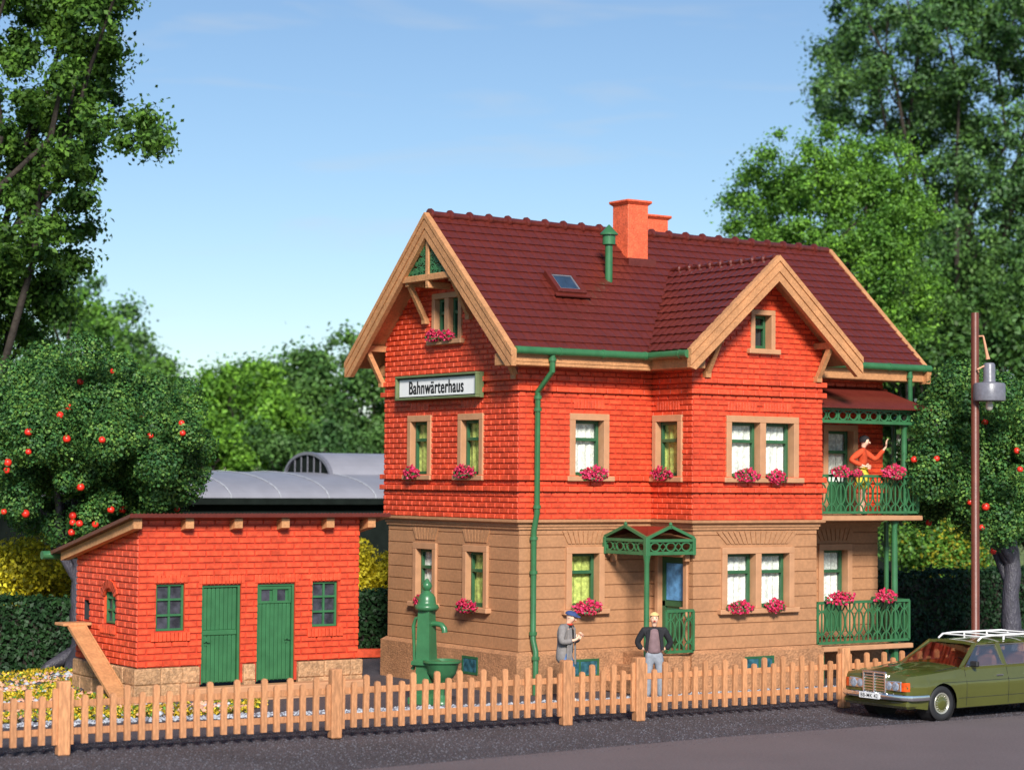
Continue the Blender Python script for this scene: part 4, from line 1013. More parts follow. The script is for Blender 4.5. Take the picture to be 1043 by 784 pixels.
# ---- apple trees (moulded bark, mossy clumps)
def apple_tree(label,px,Z,crown,rad,nc,nl,apples,root_side,hidden=False):
    bx,by=gx(px,Z); t=thing('apple_tree',label,'tree',(bx,by,0))
    c0=at(crown[0],crown[1],Z); base=Vector((bx,by,0)); cc=c0-base
    cs_=[];rs_=[]
    for _ in range(nc):
        d=rng.normal(size=3); d/=np.linalg.norm(d); tt=rng.uniform(.2,1)**.55
        cs_.append((cc.x+d[0]*rad[0]*tt,cc.y+d[1]*rad[0]*tt,cc.z+d[2]*rad[1]*tt)); rs_.append(rng.uniform(.22,.62))
    P,d=clumps(cs_,rs_,nl,.72); V,F=leaf_geo(P,.075,d,.9,.8)
    # leaf tone by clump
    k=rng.random(len(F)); npmesh('crown',V,F,[M['lf_apple'],M['lf_apple2']],(k>.62).astype(int),t)
    m=MB(); rs=[.42,.27,.22,.23,.19,.20,.17]; zs=[-.1,.25,.7,1.2,1.8,2.3,2.9]
    m.tube([(.0+.03*math.sin(z*3),.02*math.cos(z*4),z) for z in zs],rs,12)
    for i in range(9):
        q=cs_[int(rng.integers(0,nc))]; limb(m,(0,0,random.uniform(1.9,2.8)),q,.13,.03,7,.3,5)
    for i in range(7):     # spreading roots
        a=root_side+(i-3)*.75; L_=random.uniform(.7,1.5); m.tube([(0,0,.45),(math.cos(a)*L_*.35,math.sin(a)*L_*.35,.28),(math.cos(a)*L_*.75,math.sin(a)*L_*.75,.12),(math.cos(a)*L_,math.sin(a)*L_,-.05)],[.16,.17,.11,.05],8)
    m.tube([(.05,0,.9),(.05+.25*rt0.x,.25*rt0.y,.95)],[.12,.07],8)
    smooth_angle(m.build('trunk',M['bark'],t),70)
    g=MB(); g.lathe([(.02,.075),(.048,.085),(.082,.052),(.095,0),(.086,-.043),(.06,-.078),(.026,-.082),(.01,-.07)],n=14);  o=g.build('a',M['apple']); me=o.data; me.polygons.foreach_set('use_smooth',[True]*len(me.polygons)); bpy.data.objects.remove(o)
    to=(cam_loc-c0).normalized()
    for (ax,ay) in apples:
        # place on the side of the crown that faces the open: push out until clear of the clump centres
        d_=(fwd+rt*((ax-cx)/f_px)-upv*((ay-cy)/f_px)); zn=Z
        best=None
        for q,r in zip(cs_,rs_):
            w_=Vector(q)+base-cam_loc; tt=w_.dot(d_)/d_.dot(d_); dist=(d_*tt-w_).length
            if dist<r*.95:
                zz=tt-math.sqrt(r*r-dist*dist)
                if best is None or zz<best: best=zz
        if best is None: best=Z-.5*rad[0]
        p=cam_loc+d_*(best+.05)
        o=link('apple',me,t,p-base); o.rotation_euler=(random.uniform(-.4,.4),random.uniform(-.4,.4),random.uniform(0,6)); s_=random.uniform(.70,.98); o.scale=(s_,)*3
    return t
apple_tree('mossy dark green apple tree with red fruit standing behind the shed',84,49,(90,450),(2.8,2.15),175,185000,
  [(82,389),(70,415),(61,423),(29,440),(29,460),(145,423),(185,431),(186,441),(104,448),(68,447),(8,471),(7,479),(82,496),(4,521),(26,523),(74,525),(74,532),(81,533),(73,542),(97,534),(113,519),(180,518),(115,378),(153,444),(125,519)],2.6)
apple_tree('mossy dark green apple tree with red fruit behind the lamp post',1030,50,(1012,466),(2.45,2.15),120,110000,
  [(931,468),(954,467),(1003,430),(1036,459),(988,511),(1004,516),(1000,537),(1012,561),(946,532),(1039,478)],-.6)
# ---- big trees and background woods
def big(name,label,px,py,Z,rx,rzz,mats,nl,ls,nc,rr,tr=.3,group=None,**kw):
    p=at(px,py,Z); return tree(name,label,(p.x,p.y),0,rx,rzz,mats,nl,ls,nc,rr,tr,cz=p.z,group=group,**kw)
# oak at the left, built from boughs
def fill_clumps(poly,Z,dz,n,rmin,rmax,b0):
    xs=[p[0] for p in poly];ys=[p[1] for p in poly]; a=[];b=[]
    while len(a)<n:
        q=np.array([[rng.uniform(min(xs),max(xs)),rng.uniform(min(ys),max(ys)),0]])
        if not inpoly(q,poly)[0]: continue
        p=at(q[0,0],q[0,1],Z+rng.normal(0,dz)); a.append((p.x-b0.x,p.y-b0.y,p.z)); b.append(rng.uniform(rmin,rmax))
    return a,b
b0=at(-60,200,56)
oc,orr=fill_clumps([(-170,-60),(128,-60),(134,25),(112,58),(124,85),(108,98),(138,112),(166,128),(168,142),(140,158),(112,140),(98,160),(88,200),(98,232),(70,245),(62,255),(100,268),(92,285),(62,288),(70,318),(48,330),(52,360),(-170,390)],56,1.6,520,.30,.62,b0)
tree('oak_tree','large leafy oak filling the upper left corner, a bough reaching towards the roof',(b0.x,b0.y),0,3,4,['lf_oak','lf_oak2','lf_oak'],200000,.16,cs_rs=(oc,orr),cz=8,trunk_r=.45,shell=.0,nb=26,sq=.8)
lab='deciduous trees on the skyline left of the house'
big('leafy_tree','pale bluish green poplar rising behind the left apple tree',78,378,100,3.6,4.4,['lf_blue','lf_far2'],15000,.24,60,(.6,1.2),group=lab)
big('leafy_tree','wispy pale poplar between the oak and the lime green tree',140,412,104,2.9,3.4,['lf_blue','lf_far2'],12000,.24,50,(.6,1.1),group=lab)
big('leafy_tree','mid green bushy tree directly behind the left apple tree',60,400,86,4.2,4.2,['lf_far2','lf_lime2'],20000,.24,70,(.8,1.5),group=lab)
big('leafy_tree','bright lime green round tree above the grey station roof',245,432,92,3.0,2.8,['lf_lime','lf_lime2'],26000,.22,90,(.5,1.0),group=lab)
big('leafy_tree','lower lime green bush left of the round lime tree',205,462,84,1.9,1.5,['lf_lime','lf_lime2'],9000,.2,40,(.4,.8),group=lab)
big('leafy_tree','lime tinted tree filling the gap behind the apple tree crown',180,440,96,3.0,3.0,['lf_lime2','lf_far2'],15000,.24,60,(.6,1.1),group=lab)
big('leafy_tree','dark green tall tree nearest the left end of the house',350,415,98,3.7,3.3,['lf_far','lf_far2'],26000,.24,110,(.6,1.2),group=lab)
big('leafy_tree','dark green tree between the lime tree and the tall dark tree',290,425,112,4.0,3.2,['lf_far','lf_far'],18000,.26,80,(.7,1.3),group=lab)
big('leafy_tree','low dark green tree hidden mostly behind the station roof',330,470,88,4.2,1.8,['lf_far','lf_far'],12000,.22,50,(.6,1.0),group=lab)
lab='tall deciduous trees behind the right end of the house'
big('leafy_tree','light green bushy tree directly above the right roof end',845,262,78,4.2,5.1,['lf_lime2','lf_lime2','lf_far2','lf_lime'],125000,.145,320,(.4,.95),.3,group=lab,nb=30)
# fine twiggy top of that tree is part of the same crown radius spread; the tall tree behind:
b1=at(985,200,92)
tc_,tr_=fill_clumps([(868,-60),(852,15),(838,40),(836,85),(826,112),(852,128),(895,138),(930,165),(948,215),(945,300),(960,370),(1120,380),(1120,-60)],92,2.4,430,.55,1.0,b1)
tree('leafy_tree','very tall dark green tree with a visible dark trunk at the right edge',(b1.x,b1.y),0,3,4,['lf_far2','lf_far','lf_blue'],165000,.20,cs_rs=(tc_,tr_),cz=15,trunk_r=.5,shell=.15,nb=24,group=lab)
big('leafy_tree','dark green tree filling in below the light green bushy tree',905,330,90,5.0,5.2,['lf_far','lf_far2'],34000,.23,130,(.7,1.3),group=lab)
big('leafy_tree','dark lower tree behind the lamp head',985,370,84,5.0,4.0,['lf_far','lf_oak2'],26000,.24,90,(.7,1.3),group=lab)
big('leafy_tree','dark tree low in the gap between house end and right apple tree',930,420,80,3.2,4.0,['lf_far','lf_oak2'],18000,.23,70,(.6,1.1),group=lab)
big('leafy_tree','dark bush like tree at the lower right edge behind the hedge',1050,500,76,3.2,2.6,['lf_oak2','lf_far'],12000,.22,50,(.6,1.),group=lab)
big('leafy_tree','deep green tree behind the right hedge under the apple crown',960,500,74,3.6,1.9,['lf_oak2','lf_far'],12000,.22,50,(.6,1.),group=lab)

# ---- station building with barrel roofs
st=thing('station_building','long low building with grey barrel metal roof and raised glazed lantern','building',(0,17.0,0))
m=MB(); prof=[]
xa,xb=-3.5,30.; R0=3.9
def barrel(m,x0,x1,yc,hw,ze,rise,seg=26,th=.06):
    pts=[(yc-hw*math.cos(math.pi*k/seg),ze+rise*math.sin(math.pi*k/seg)) for k in range(seg+1)]
    for a,b in zip(pts,pts[1:]): m.prism([(x0,a[0],a[1]),(x0,b[0],b[1]),(x0,b[0],b[1]-th),(x0,a[0],a[1]-th)],(x1-x0,0,0))
barrel(m,xa,xb,4.0,3.9,3.80,.78); roofo=m.build('barrel_roof',M['metal'],st)
m=MB()
for k in range(18):
    x=xa+.9+k*1.55; pts=[(x,4.0-3.93*math.cos(math.pi*j/20),3.80+.80*math.sin(math.pi*j/20)) for j in range(21)]; m.tube(pts,.013,5)
m.build('roof_seam',M['chip'],roofo)
m=MB(); barrel(m,6.6,xb,4.0,1.45,4.38,.80,18); lan=m.build('lantern_roof',M['metal'],st)
m=MB(); pts=[(6.62,4.0-1.43*math.cos(math.pi*k/16),4.36+.79*math.sin(math.pi*k/16)) for k in range(17)]; m.prism(pts[::-1],(.05,0,0)); m.build('lantern_glazing',M['dwall'],lan)
m=MB(); m.ring((6.60,4.0,4.36),(0,1,0),(0,0,1),1.45,.80,.09,.12,24,0,math.pi)
for k in (-.8,-.4,0,.4,.8): m.box((6.57,4.0+k-.02,4.36),(6.60,4.0+k+.02,4.36+.79*math.sqrt(1-(k/1.43)**2)))
m.box((6.57,2.6,4.36),(6.61,5.4,4.42)); m.build('lantern_frame',M['lampgrey'],lan)
m=MB(); m.box((xa+.2,.35,0),(xb-.2,7.6,3.76)); m.build('wall',M['dwall'],st)
m=MB(); m.box((xa,.02,3.66),(xb,.14,3.84)); m.box((xa,.1,3.40),(xb,.2,3.46)); m.build('eaves_beam',M['dwall'],st)
# ---------------------------------------------------------------- lamp post
lp=at(993.3,480,46.5); lamp=thing('lamp_post','tall rust brown lamp post with a grey drum shaped lamp','street lamp',(lp.x,lp.y,0))
ztop=at(991,318,46.5).z
m=MB(); m.lathe([(.13,0),(.13,.3),(.092,.36),(.086,ztop-.02),(.08,ztop)],n=18); smooth_angle(m.build('pole',M['rust'],lamp))
hd=rt0*.26-fw0*.1; za=at(1005,362,46.5).z
m=MB(); zt_=ztop-.52
m.tube([Vector((0,0,zt_)),hd*.62+Vector((0,0,zt_+.01)),hd*.66+Vector((0,0,zt_-.02)),hd*.95+Vector((0,0,zt_-.42)),hd+Vector((0,0,zt_-.50))],[.022,.022,.022,.035,.05],8)
m.tube([rt0*.05-fw0*.12+Vector((0,0,zt_-.78)),rt0*.02-fw0*.16+Vector((0,0,zt_-.72)),rt0*.2-fw0*.13+Vector((0,0,zt_-.63)),hd+Vector((0,0,zt_-.60))],.02,6)
smooth_angle(m.build('bracket_arm',M['copper'],lamp))
L0=hd*1.1+Vector((0,0,zt_-1.42))
m=MB(); m.lathe([(.30,0),(.345,.02),(.35,.06),(.345,.36),(.32,.40),(.14,.43),(.13,.46),(.125,.80),(.10,.84),(.02,.85)],L0,28); m.lathe([(.30,0),(.29,.06),(.05,.10)],L0,28,cap=False); hdo=smooth_angle(m.build('lamp_head',M['lampgrey'],lamp),40)
m=MB(); m.lathe([(.001,-.20),(.05,-.19),(.08,-.14),(.085,-.08),(.06,0),(.05,.05)],L0,16); smooth_angle(m.build('bulb',M.setdefault('bulbglass',mat('pale_bulb_glass',(.55,.52,.45),.08,.1)),hdo),60)

# ---------------------------------------------------------------- ground details
bed=[(-18,1.05),(-9.3,.02),(-6.4,-.35),(-5.2,1.0),(-5.4,1.8),(-7.55,2.1),(-7.55,5.6),(-2.3,5.8),(-.5,5.6),(-.4,9.3),(-18,9.3)]
P=np.column_stack([rng.uniform(-17,0,90000),rng.uniform(-.5,9.3,90000),np.zeros(90000)]); P=P[inpoly(P,bed)]
P[:,2]=rng.uniform(.01,.10,len(P))*(1+.6*np.sin(P[:,0]*2.2)*np.sin(P[:,1]*2.7))
V,F=leaf_geo(P,.075); tag(npmesh('ground_cover',V,F,[M['lf_gc'],M['lf_gc2'],M['lf_gc'],M['lf_yel2']],rng.integers(0,4,len(F))),'low yellow and green ground cover around the shed','ground cover',kind='stuff')
def pebbles(name,P,r,mats,label,cat,flat=.6):
    oc=np.array([(1,0,0),(0,1,0),(-1,0,0),(0,-1,0),(0,0,1),(0,0,-1)],float); of=np.array([(0,1,4),(1,2,4),(2,3,4),(3,0,4),(1,0,5),(2,1,5),(3,2,5),(0,3,5)])
    n=len(P); s=r*rng.uniform(.5,1.4,(n,1,1)); J=oc[None]*s*rng.uniform(.6,1.2,(n,6,1)); a=rng.uniform(0,6.28,n); c_,s_=np.cos(a),np.sin(a)
    X=J[:,:,0]*c_[:,None]-J[:,:,1]*s_[:,None]; Y=J[:,:,0]*s_[:,None]+J[:,:,1]*c_[:,None]; Z_=J[:,:,2]*flat
    V=np.stack([X,Y,Z_],2)+P[:,None,:]; V=V.reshape(-1,3); F=(of[None]+np.arange(n)[:,None,None]*6).reshape(-1,3)
    mi=np.repeat(rng.integers(0,len(mats),n),8)
    return tag(npmesh(name,V,F,[M[k] for k in mats],mi),label,cat,kind='stuff')
P=np.column_stack([rng.uniform(-14,0,8000),rng.uniform(-.4,9.2,8000),np.full(8000,.07)]); P=P[inpoly(P,bed)]
P=P[(np.sin(P[:,0]*1.7+1)*np.sin(P[:,1]*1.9)+rng.normal(0,.4,len(P)))>.1]
pebbles('garden_pebbles',P,.085,['peach','peach','chip','bark','peach'],'scattered peach, white and grey pebbles in the garden bed','pebbles')
n=9000; t_=rng.uniform(0,1,n); xs=-16+t_*24; ys=np.interp(xs,[-16,-9.3,-3.1,.6,8],[.35,-.25,-1.34,-1.75,-2.3])+rng.normal(0,.13,n)
pebbles('gravel_edging',np.column_stack([xs,ys,np.full(n,.012)]),.045,['chip','chip','lampgrey'],'narrow line of pale grey gravel behind the fence','gravel')
n=60000; xs=rng.uniform(-15,8,n); ys=rng.uniform(-8.3,-3.,n)
pebbles('road_grit',np.column_stack([xs,ys,np.full(n,.0)]),.014,['bark','lampgrey','gravel','gravel','gravel','gravel'],'coarse dark grey grit between fence and smooth road','grit')
# bits of brick rubble beside the house corner
m=MB(); 
p=at(378,672,53); m.bar((p.x-.5,p.y,.10),(p.x+.5,p.y-.3,.10),.22,.2); tag(m.build('brick_rubble',M['brick']),'low pile of red brick between the shed and the house','rubble')
# ---------------------------------------------------------------- estate car
car=thing('parked_car','olive green estate car with white roof rack parked at the right edge','car',(3.28,-7.02,0),R(180+1.5))
# local: +x forward? built with s running back from the front bumper; local x = -s, y: left(+) is screen side after rotation
def cp(s,l,z): return (-s,-l*-1,z)
def Wd(s,z):
    w=.885
    if s<.55: w-= .10*(1-s/.55)**2
    if s>4.2: w-= .05*((s-4.2)/.5)**2
    t=(z-.52)/.42; w*=1-.03*max(0,t)**2-.05*max(0,-t)**1.6
    if z>.72: w-=.55*(z-.72)**2+.02*min(1,(z-.72)/.03)
    if .60<z<.68: w+=.006
    return w
def belt(s): return float(np.interp(s,[0,.05,.5,1.0,1.45,2.2,4.7],[.785,.835,.87,.90,.935,.95,.93]))
def low(s):
    z=float(np.interp(s,[0,.2,.5,4.3,4.7],[.40,.26,.22,.22,.36]))
    for c in (.86,3.66):
        d=abs(s-c)
        if d<.385: z=max(z,.31+math.sqrt(.385**2-d*d))
    return z
ss_=sorted(set([round(x,3) for x in np.linspace(0,4.7,95)]+[.475,.48,1.24,1.245,3.275,3.28,4.04,4.045]))
m=MB(); nz=10; grid={}
for sd_ in (1,-1):
    for i,s in enumerate(ss_):
        lo,hi=low(s),belt(s)
        grid[sd_,i]=[m.v((-s,-sd_*-1*Wd(s,lo+(hi-lo)*k/nz)*1.0,lo+(hi-lo)*k/nz)) for k in range(nz+1)]
    for i in range(len(ss_)-1):
        a,b=grid[sd_,i],grid[sd_,i+1]
        for k in range(nz): m.f([a[k],b[k],b[k+1],a[k+1]] if sd_>0 else [a[k+1],b[k+1],b[k],a[k]])
# hood / top deck across
nl=12; rows_=[]
for i,s in enumerate(ss_):
    r=[]
    for k in range(nl+1):
        l=-1+2*k/nl; w_=Wd(s,belt(s)); z=belt(s)+.055*(1-abs(l)**2.6)
        if s<1.4: z+= .018*math.exp(-((abs(l)-.30)/.10)**2)*min(1,s*2)
        if k in (0,nl): r.append(grid[1 if k==nl else -1,i][-1]); continue
        r.append(m.v((-s,l*w_,z)))
    rows_.append(r)
for i in range(len(ss_)-1):
    if 1.5<ss_[i]<4.4: continue
    for k in range(nl): m.f([rows_[i][k],rows_[i][k+1],rows_[i+1][k+1],rows_[i+1][k]])
for i in (0,len(ss_)-1):     # nose and tail
    s=ss_[i]; z0,z1=low(s),belt(s); prev=[v for v in grid[-1,i]]
    cols=[grid[-1,i]]
    for k in range(1,nl):
        l=-1+2*k/nl; bulge=.06*(1-l*l)*(1 if i==0 else -1)
        cols.append([m.v((-s+bulge*0.5,l*Wd(s,z0+(z1-z0)*j/nz),z0+(z1-z0)*j/nz)) if j<nz else rows_[i][k] for j in range(nz+1)])
    cols.append(grid[1,i])
    for a,b in zip(cols,cols[1:]):
        for j in range(nz): m.f([a[j],b[j],b[j+1],a[j+1]])
body=smooth_angle(m.build('body',M['paint'],car),38)
# undertray, wheel wells
m=MB(); m.box((-.30,-.60,.20),(-4.5,.60,.62)); m.box((-1.3,-.82,.2),(-3.25,.82,.30))
for c in (.86,3.66):
    for s_ in (-1,1):
        m.lathe([(.36,s_*.84),(.37,s_*.56),(.001,s_*.56)],(-c,0,.31),22,axis=1,cap=False)
m.build('underbody',M['rubber'],car)
# roof and pillars
def RW(s): return float(np.interp(s,[1.9,2.3,3.6,4.35],[.56,.60,.60,.56]))
m=MB(); sr_=np.linspace(2.02,4.40,16); g=[]
for s in sr_:
    g.append([m.v((-s,l*RW(s),1.355+.055*(1-abs(l)**2.2)+.022*math.sin(math.pi*(s-2.02)/2.38))) for l in np.linspace(-1,1,11)])
for a,b in zip(g,g[1:]):
    for k in range(10): m.f([a[k],a[k+1],b[k+1],b[k]])
g2=[[m.v(Vector(m.V[i])-Vector((0,0,.045))) for i in r] for r in g]
for a,b in zip(g2,g2[1:]):
    for k in range(10): m.f([b[k],b[k+1],a[k+1],a[k]])
for r in (0,-1):
    for k in range(10): m.f([g[r][k],g[r][k+1],g2[r][k+1],g2[r][k]])
for k in (0,-1):
    for i in range(len(g)-1): m.f([g[i][k],g[i+1][k],g2[i+1][k],g2[i][k]])
smooth_angle(m.build('roof_panel',M['paint'],car),50)
m=MB()
for s_ in (-1,1):
    m.bar((-1.42,s_*.775,.90),(-2.06,s_*.565,1.36),.055,.06)
    m.bar((-2.64,s_*.80,.92),(-2.62,s_*.605,1.36),.045,.10,up=(1,0,0)); m.bar((-3.50,s_*.80,.92),(-3.46,s_*.605,1.36),.045,.09,up=(1,0,0)); m.bar((-4.50,s_*.77,.92),(-4.36,s_*.57,1.36),.05,.14,up=(1,0,0))
    m.bar((-1.42,s_*.79,.935),(-4.55,s_*.79,.945),.06,.05); m.bar((-2.04,s_*.575,1.35),(-4.38,s_*.575,1.35),.05,.05)
m.bar((-2.05,-.565,1.365),(-2.05,.565,1.365),.05,.04); m.bar((-4.38,-.56,1.36),(-4.38,.56,1.36),.06,.05)
m.build('window_pillars',M['paint'],car)
# chrome window trim
for s_ in (-1,1):
    m=MB()
    for (a,b) in (((-1.62,.805,.965),(-2.60,.822,.972)),((-2.68,.822,.972),(-3.46,.822,.975)),((-3.54,.82,.975),(-4.44,.80,.975)),((-2.06,.60,1.335),(-2.60,.625,1.335)),((-2.66,.625,1.335),(-3.43,.625,1.335))):
        m.bar((a[0],s_*a[1],a[2]),(b[0],s_*b[1],b[2]),.012,.014)
    m.build('chrome_trim',M['chrome'],car)
def glassq(pts,name='window_pane'): m=MB(); m.poly(pts); return m.build(name,M['carglass' if name=='windscreen' else 'sideglass'],car)
glassq([(-1.44,-.74,.95),(-1.44,.74,.95),(-2.04,.55,1.35),(-2.04,-.55,1.35)],'windscreen')
for s_ in (-1,1):
    glassq([(-1.56,s_*.785,.96),(-2.62,s_*.80,.96),(-2.60,s_*.60,1.34),(-2.08,s_*.58,1.34)]); glassq([(-2.66,s_*.80,.96),(-3.48,s_*.80,.96),(-3.44,s_*.60,1.34),(-2.64,s_*.60,1.34)]); glassq([(-3.52,s_*.80,.96),(-4.46,s_*.78,.96),(-4.34,s_*.58,1.34),(-3.48,s_*.60,1.34)])
glassq([(-4.55,-.72,.95),(-4.55,.72,.95),(-4.40,.54,1.34),(-4.40,-.54,1.34)],'rear_window')
# door seams
m=MB()
def seam(pts):
    for a,b in zip(pts,pts[1:]):
        for s_ in (-1,1):
            m.bar((-a[0],s_*(Wd(*a)+.001),a[1]),(-b[0],s_*(Wd(*b)+.001),b[1]),.007,.007)
zs_=[.93,.88,.83,.79,.76,.745,.73,.715,.70,.66,.6,.5,.4,.3,.25]; seam([(1.50,z) for z in zs_]); seam([(2.66,z) for z in zs_]); seam([(3.46,.94),(3.42,.80),(3.36,.70)])
seam([(.10,.655),(.9,.705),(1.5,.70),(2.6,.70),(3.6,.70),(4.6,.68)]); seam([(1.28,.40),(2.0,.40),(3.2,.40)])
for s_ in (-1,1): m.bar((-.10,s_*.66,.83),(-1.38,s_*.74,.965),.008,.008)
m.build('panel_gap',M['rubber'],car)
for s in (2.42,3.22):
    for s_ in (-1,1):
        m=MB(); m.bar((-s+.09,s_*(Wd(s,.78)+.022),.785),(-s-.09,s_*(Wd(s,.78)+.022),.785),.03,.022); m.build('door_handle',M['chrome'],car)
# wheels
for c in (.86,3.66):
    for s_ in (-1,1):
        wh=thing('wheel',None,None,(-c,s_*.765,.322)); wh.parent=car
        m=MB(); k=s_; m.lathe([(.19,k*-.08),(.28,k*-.10),(.318,k*-.075),(.325,0),(.318,k*.075),(.28,k*.10),(.21,k*.088),(.19,k*.07)],n=36,axis=1,cap=False); smooth_angle(m.build('tyre',M['rubber'],wh),50)
        m=MB(); m.lathe([(.200,k*.085),(.192,k*.094),(.172,k*.090),(.160,k*.070)],n=36,axis=1,cap=False); smooth_angle(m.build('trim_ring',M['cream'],wh),50)
        m=MB(); m.lathe([(.16,k*.074),(.13,k*.080),(.11,k*.098),(.05,k*.104),(.001,k*.104)],n=36,axis=1,cap=False); m.lathe([(.2,k*.0),(.16,k*.074)],n=36,axis=1,cap=False)
        for q in range(18):
            a=q*2*math.pi/18; m.bar((math.cos(a)*.125,k*.083,math.sin(a)*.125),(math.cos(a)*.155,k*.083,math.sin(a)*.155),.012,.02,up=(0,1,0),mi=1)
        smooth_angle(m.build('hub_cap',[M['paint'],M['cream']],wh),50)
# front: grille, lamps, bumper, plate
m=MB(Matrix.Diagonal((1,1.13,1.04,1)))
m.box((.01,-.255,.46),(.055,.255,.50),ch=.008); m.box((.01,-.265,.82),(.06,.265,.865),ch=.012); m.box((.01,-.265,.46),(.055,-.225,.84),ch=.008); m.box((.01,.225,.46),(.055,.265,.84),ch=.008); m.box((.02,-.018,.48),(.065,.018,.83),ch=.006)
for k in range(6): z=.53+k*.05; m.box((.0,-.225,z-.008),(.042,.225,z+.008))
gr=m.build('grille',M['chrome'],car)
m=MB(); m.box((-.03,-.24,.47),(.012,.24,.83)); m.build('grille_mesh',M['lampgrey'],gr)
m=MB(); m.lathe([(.012,.865),(.010,.90)],(.02,0,0),8); m.build('radiator_cap',M['chrome'],gr)
for s_ in (-1,1):
    m=MB(); m.box((-.03,s_*.275,.56),(.035,s_*.675,.745),ch=.02); m.box((.03,s_*.29,.57),(.042,s_*.665,.735),1,ch=.004)
    for (c_,r) in ((.37,.075),(.54,.085)): m.lathe([(r,.04),(r*.9,.052),(.5*r,.058),(.001,.06)],(0,s_*c_,.652),18,axis=0,cap=False)
    hl=m.build('headlight',[M['lens'],M['chrome']],car)
    m=MB(); P=[(.036,s_*.688),(.028,s_*.745),(.0,s_*.785),(-.06,s_*.812),(-.06,s_*.70)]; 
    if s_>0: P=P[::-1]
    m.prism([(x,y,.572) for x,y in P],(0,0,.160)); m.build('indicator',M['orange'],car)
m=MB()
path=[(-.44,-.895),(-.25,-.895),(-.06,-.86),(.04,-.72),(.10,-.35),(.115,0),(.10,.35),(.04,.72),(-.06,.86),(-.25,.895),(-.44,.895)]
prof_=[(0,.515),(.045,.50),(.055,.455),(.045,.41),(0,.395),(-.03,.455)]
rg=[]
for i,p in enumerate(path):
    a=path[max(0,i-1)];b=path[min(len(path)-1,i+1)]; t=Vector((b[0]-a[0],b[1]-a[1],0)).normalized(); n_=Vector((t.y,-t.x,0))
    rg.append([m.v(Vector((p[0],p[1],z))+n_*o_) for o_,z in prof_])
for a,b in zip(rg,rg[1:]):
    for k in range(6): m.f([a[k],a[(k+1)%6],b[(k+1)%6],b[k]])
m.f(rg[0]); m.f(rg[-1][::-1]); bp=smooth_angle(m.build('bumper',M['chrome'],car),35)
m=MB(); m.box((-.42,-.84,.25),(.03,.84,.40),ch=.05); m.build('front_apron',M['paint'],car)
np_=MB(); np_.box((.165,-.26,.40),(.175,.26,.51),ch=.002); pl=np_.build('number_plate',M['white'],car)
tm=Matrix(((0,0,1,.177),(1,0,0,0),(0,1,0,.455),(0,0,0,1)))
text_mesh('BB-MK 42',.44,.072,'lettering',M['black'],pl,tm,.012)
# roof rack
m=MB()
for s_ in (-1,1):
    y=s_*.50; m.tube([(-2.22,y,1.40),(-2.34,y,1.475),(-2.6,y,1.49),(-4.0,y,1.49),(-4.16,y,1.475),(-4.26,y,1.40)],.018,8)
    for s in (2.95,3.6): m.tube([(-s,y,1.40),(-s,y,1.49)],.02,8)
for s in (2.36,2.95,3.6,4.14): m.tube([(-s,-.5,1.475),(-s,.5,1.475)],.014,8)
m.build('roof_rack',M['white'],car)
m=MB(); m.box((-1.66,.80,.965),(-1.74,.99,1.07),ch=.02); m.bar((-1.70,.78,.95),(-1.70,.84,.99),.03,.03); m.build('mirror',M['rubber'],car)
# interior
m=MB(); m.box((-1.5,-.74,.55),(-4.5,.74,.60)); m.box((-1.45,-.72,.6),(-1.75,.72,.93),ch=.04); m.build('dashboard',M['rubber'],car)
for (s,l) in ((2.45,-.36),(2.45,.36)):
    m=MB(); m.box((-s+.25,l-.25,.58),(-s-.25,l+.25,.76),ch=.05); m.box((-s-.12,l-.24,.74),(-s-.27,l+.24,1.13),ch=.06); m.box((-s-.16,l-.12,1.12),(-s-.26,l+.12,1.27),ch=.04); m.build('seat',M['seat'],car)
m=MB(); m.box((-3.1,-.62,.58),(-3.6,.62,.80),ch=.05); m.box((-3.45,-.62,.78),(-3.62,.62,1.15),ch=.06); m.build('seat',M['seat'],car)
m=MB(); m.ring((-1.92,.36,.93),(0,1,0),(.45,0,.9),.18,.18,.022,.02,24); m.build('steering_wheel',M['rubber'],car)

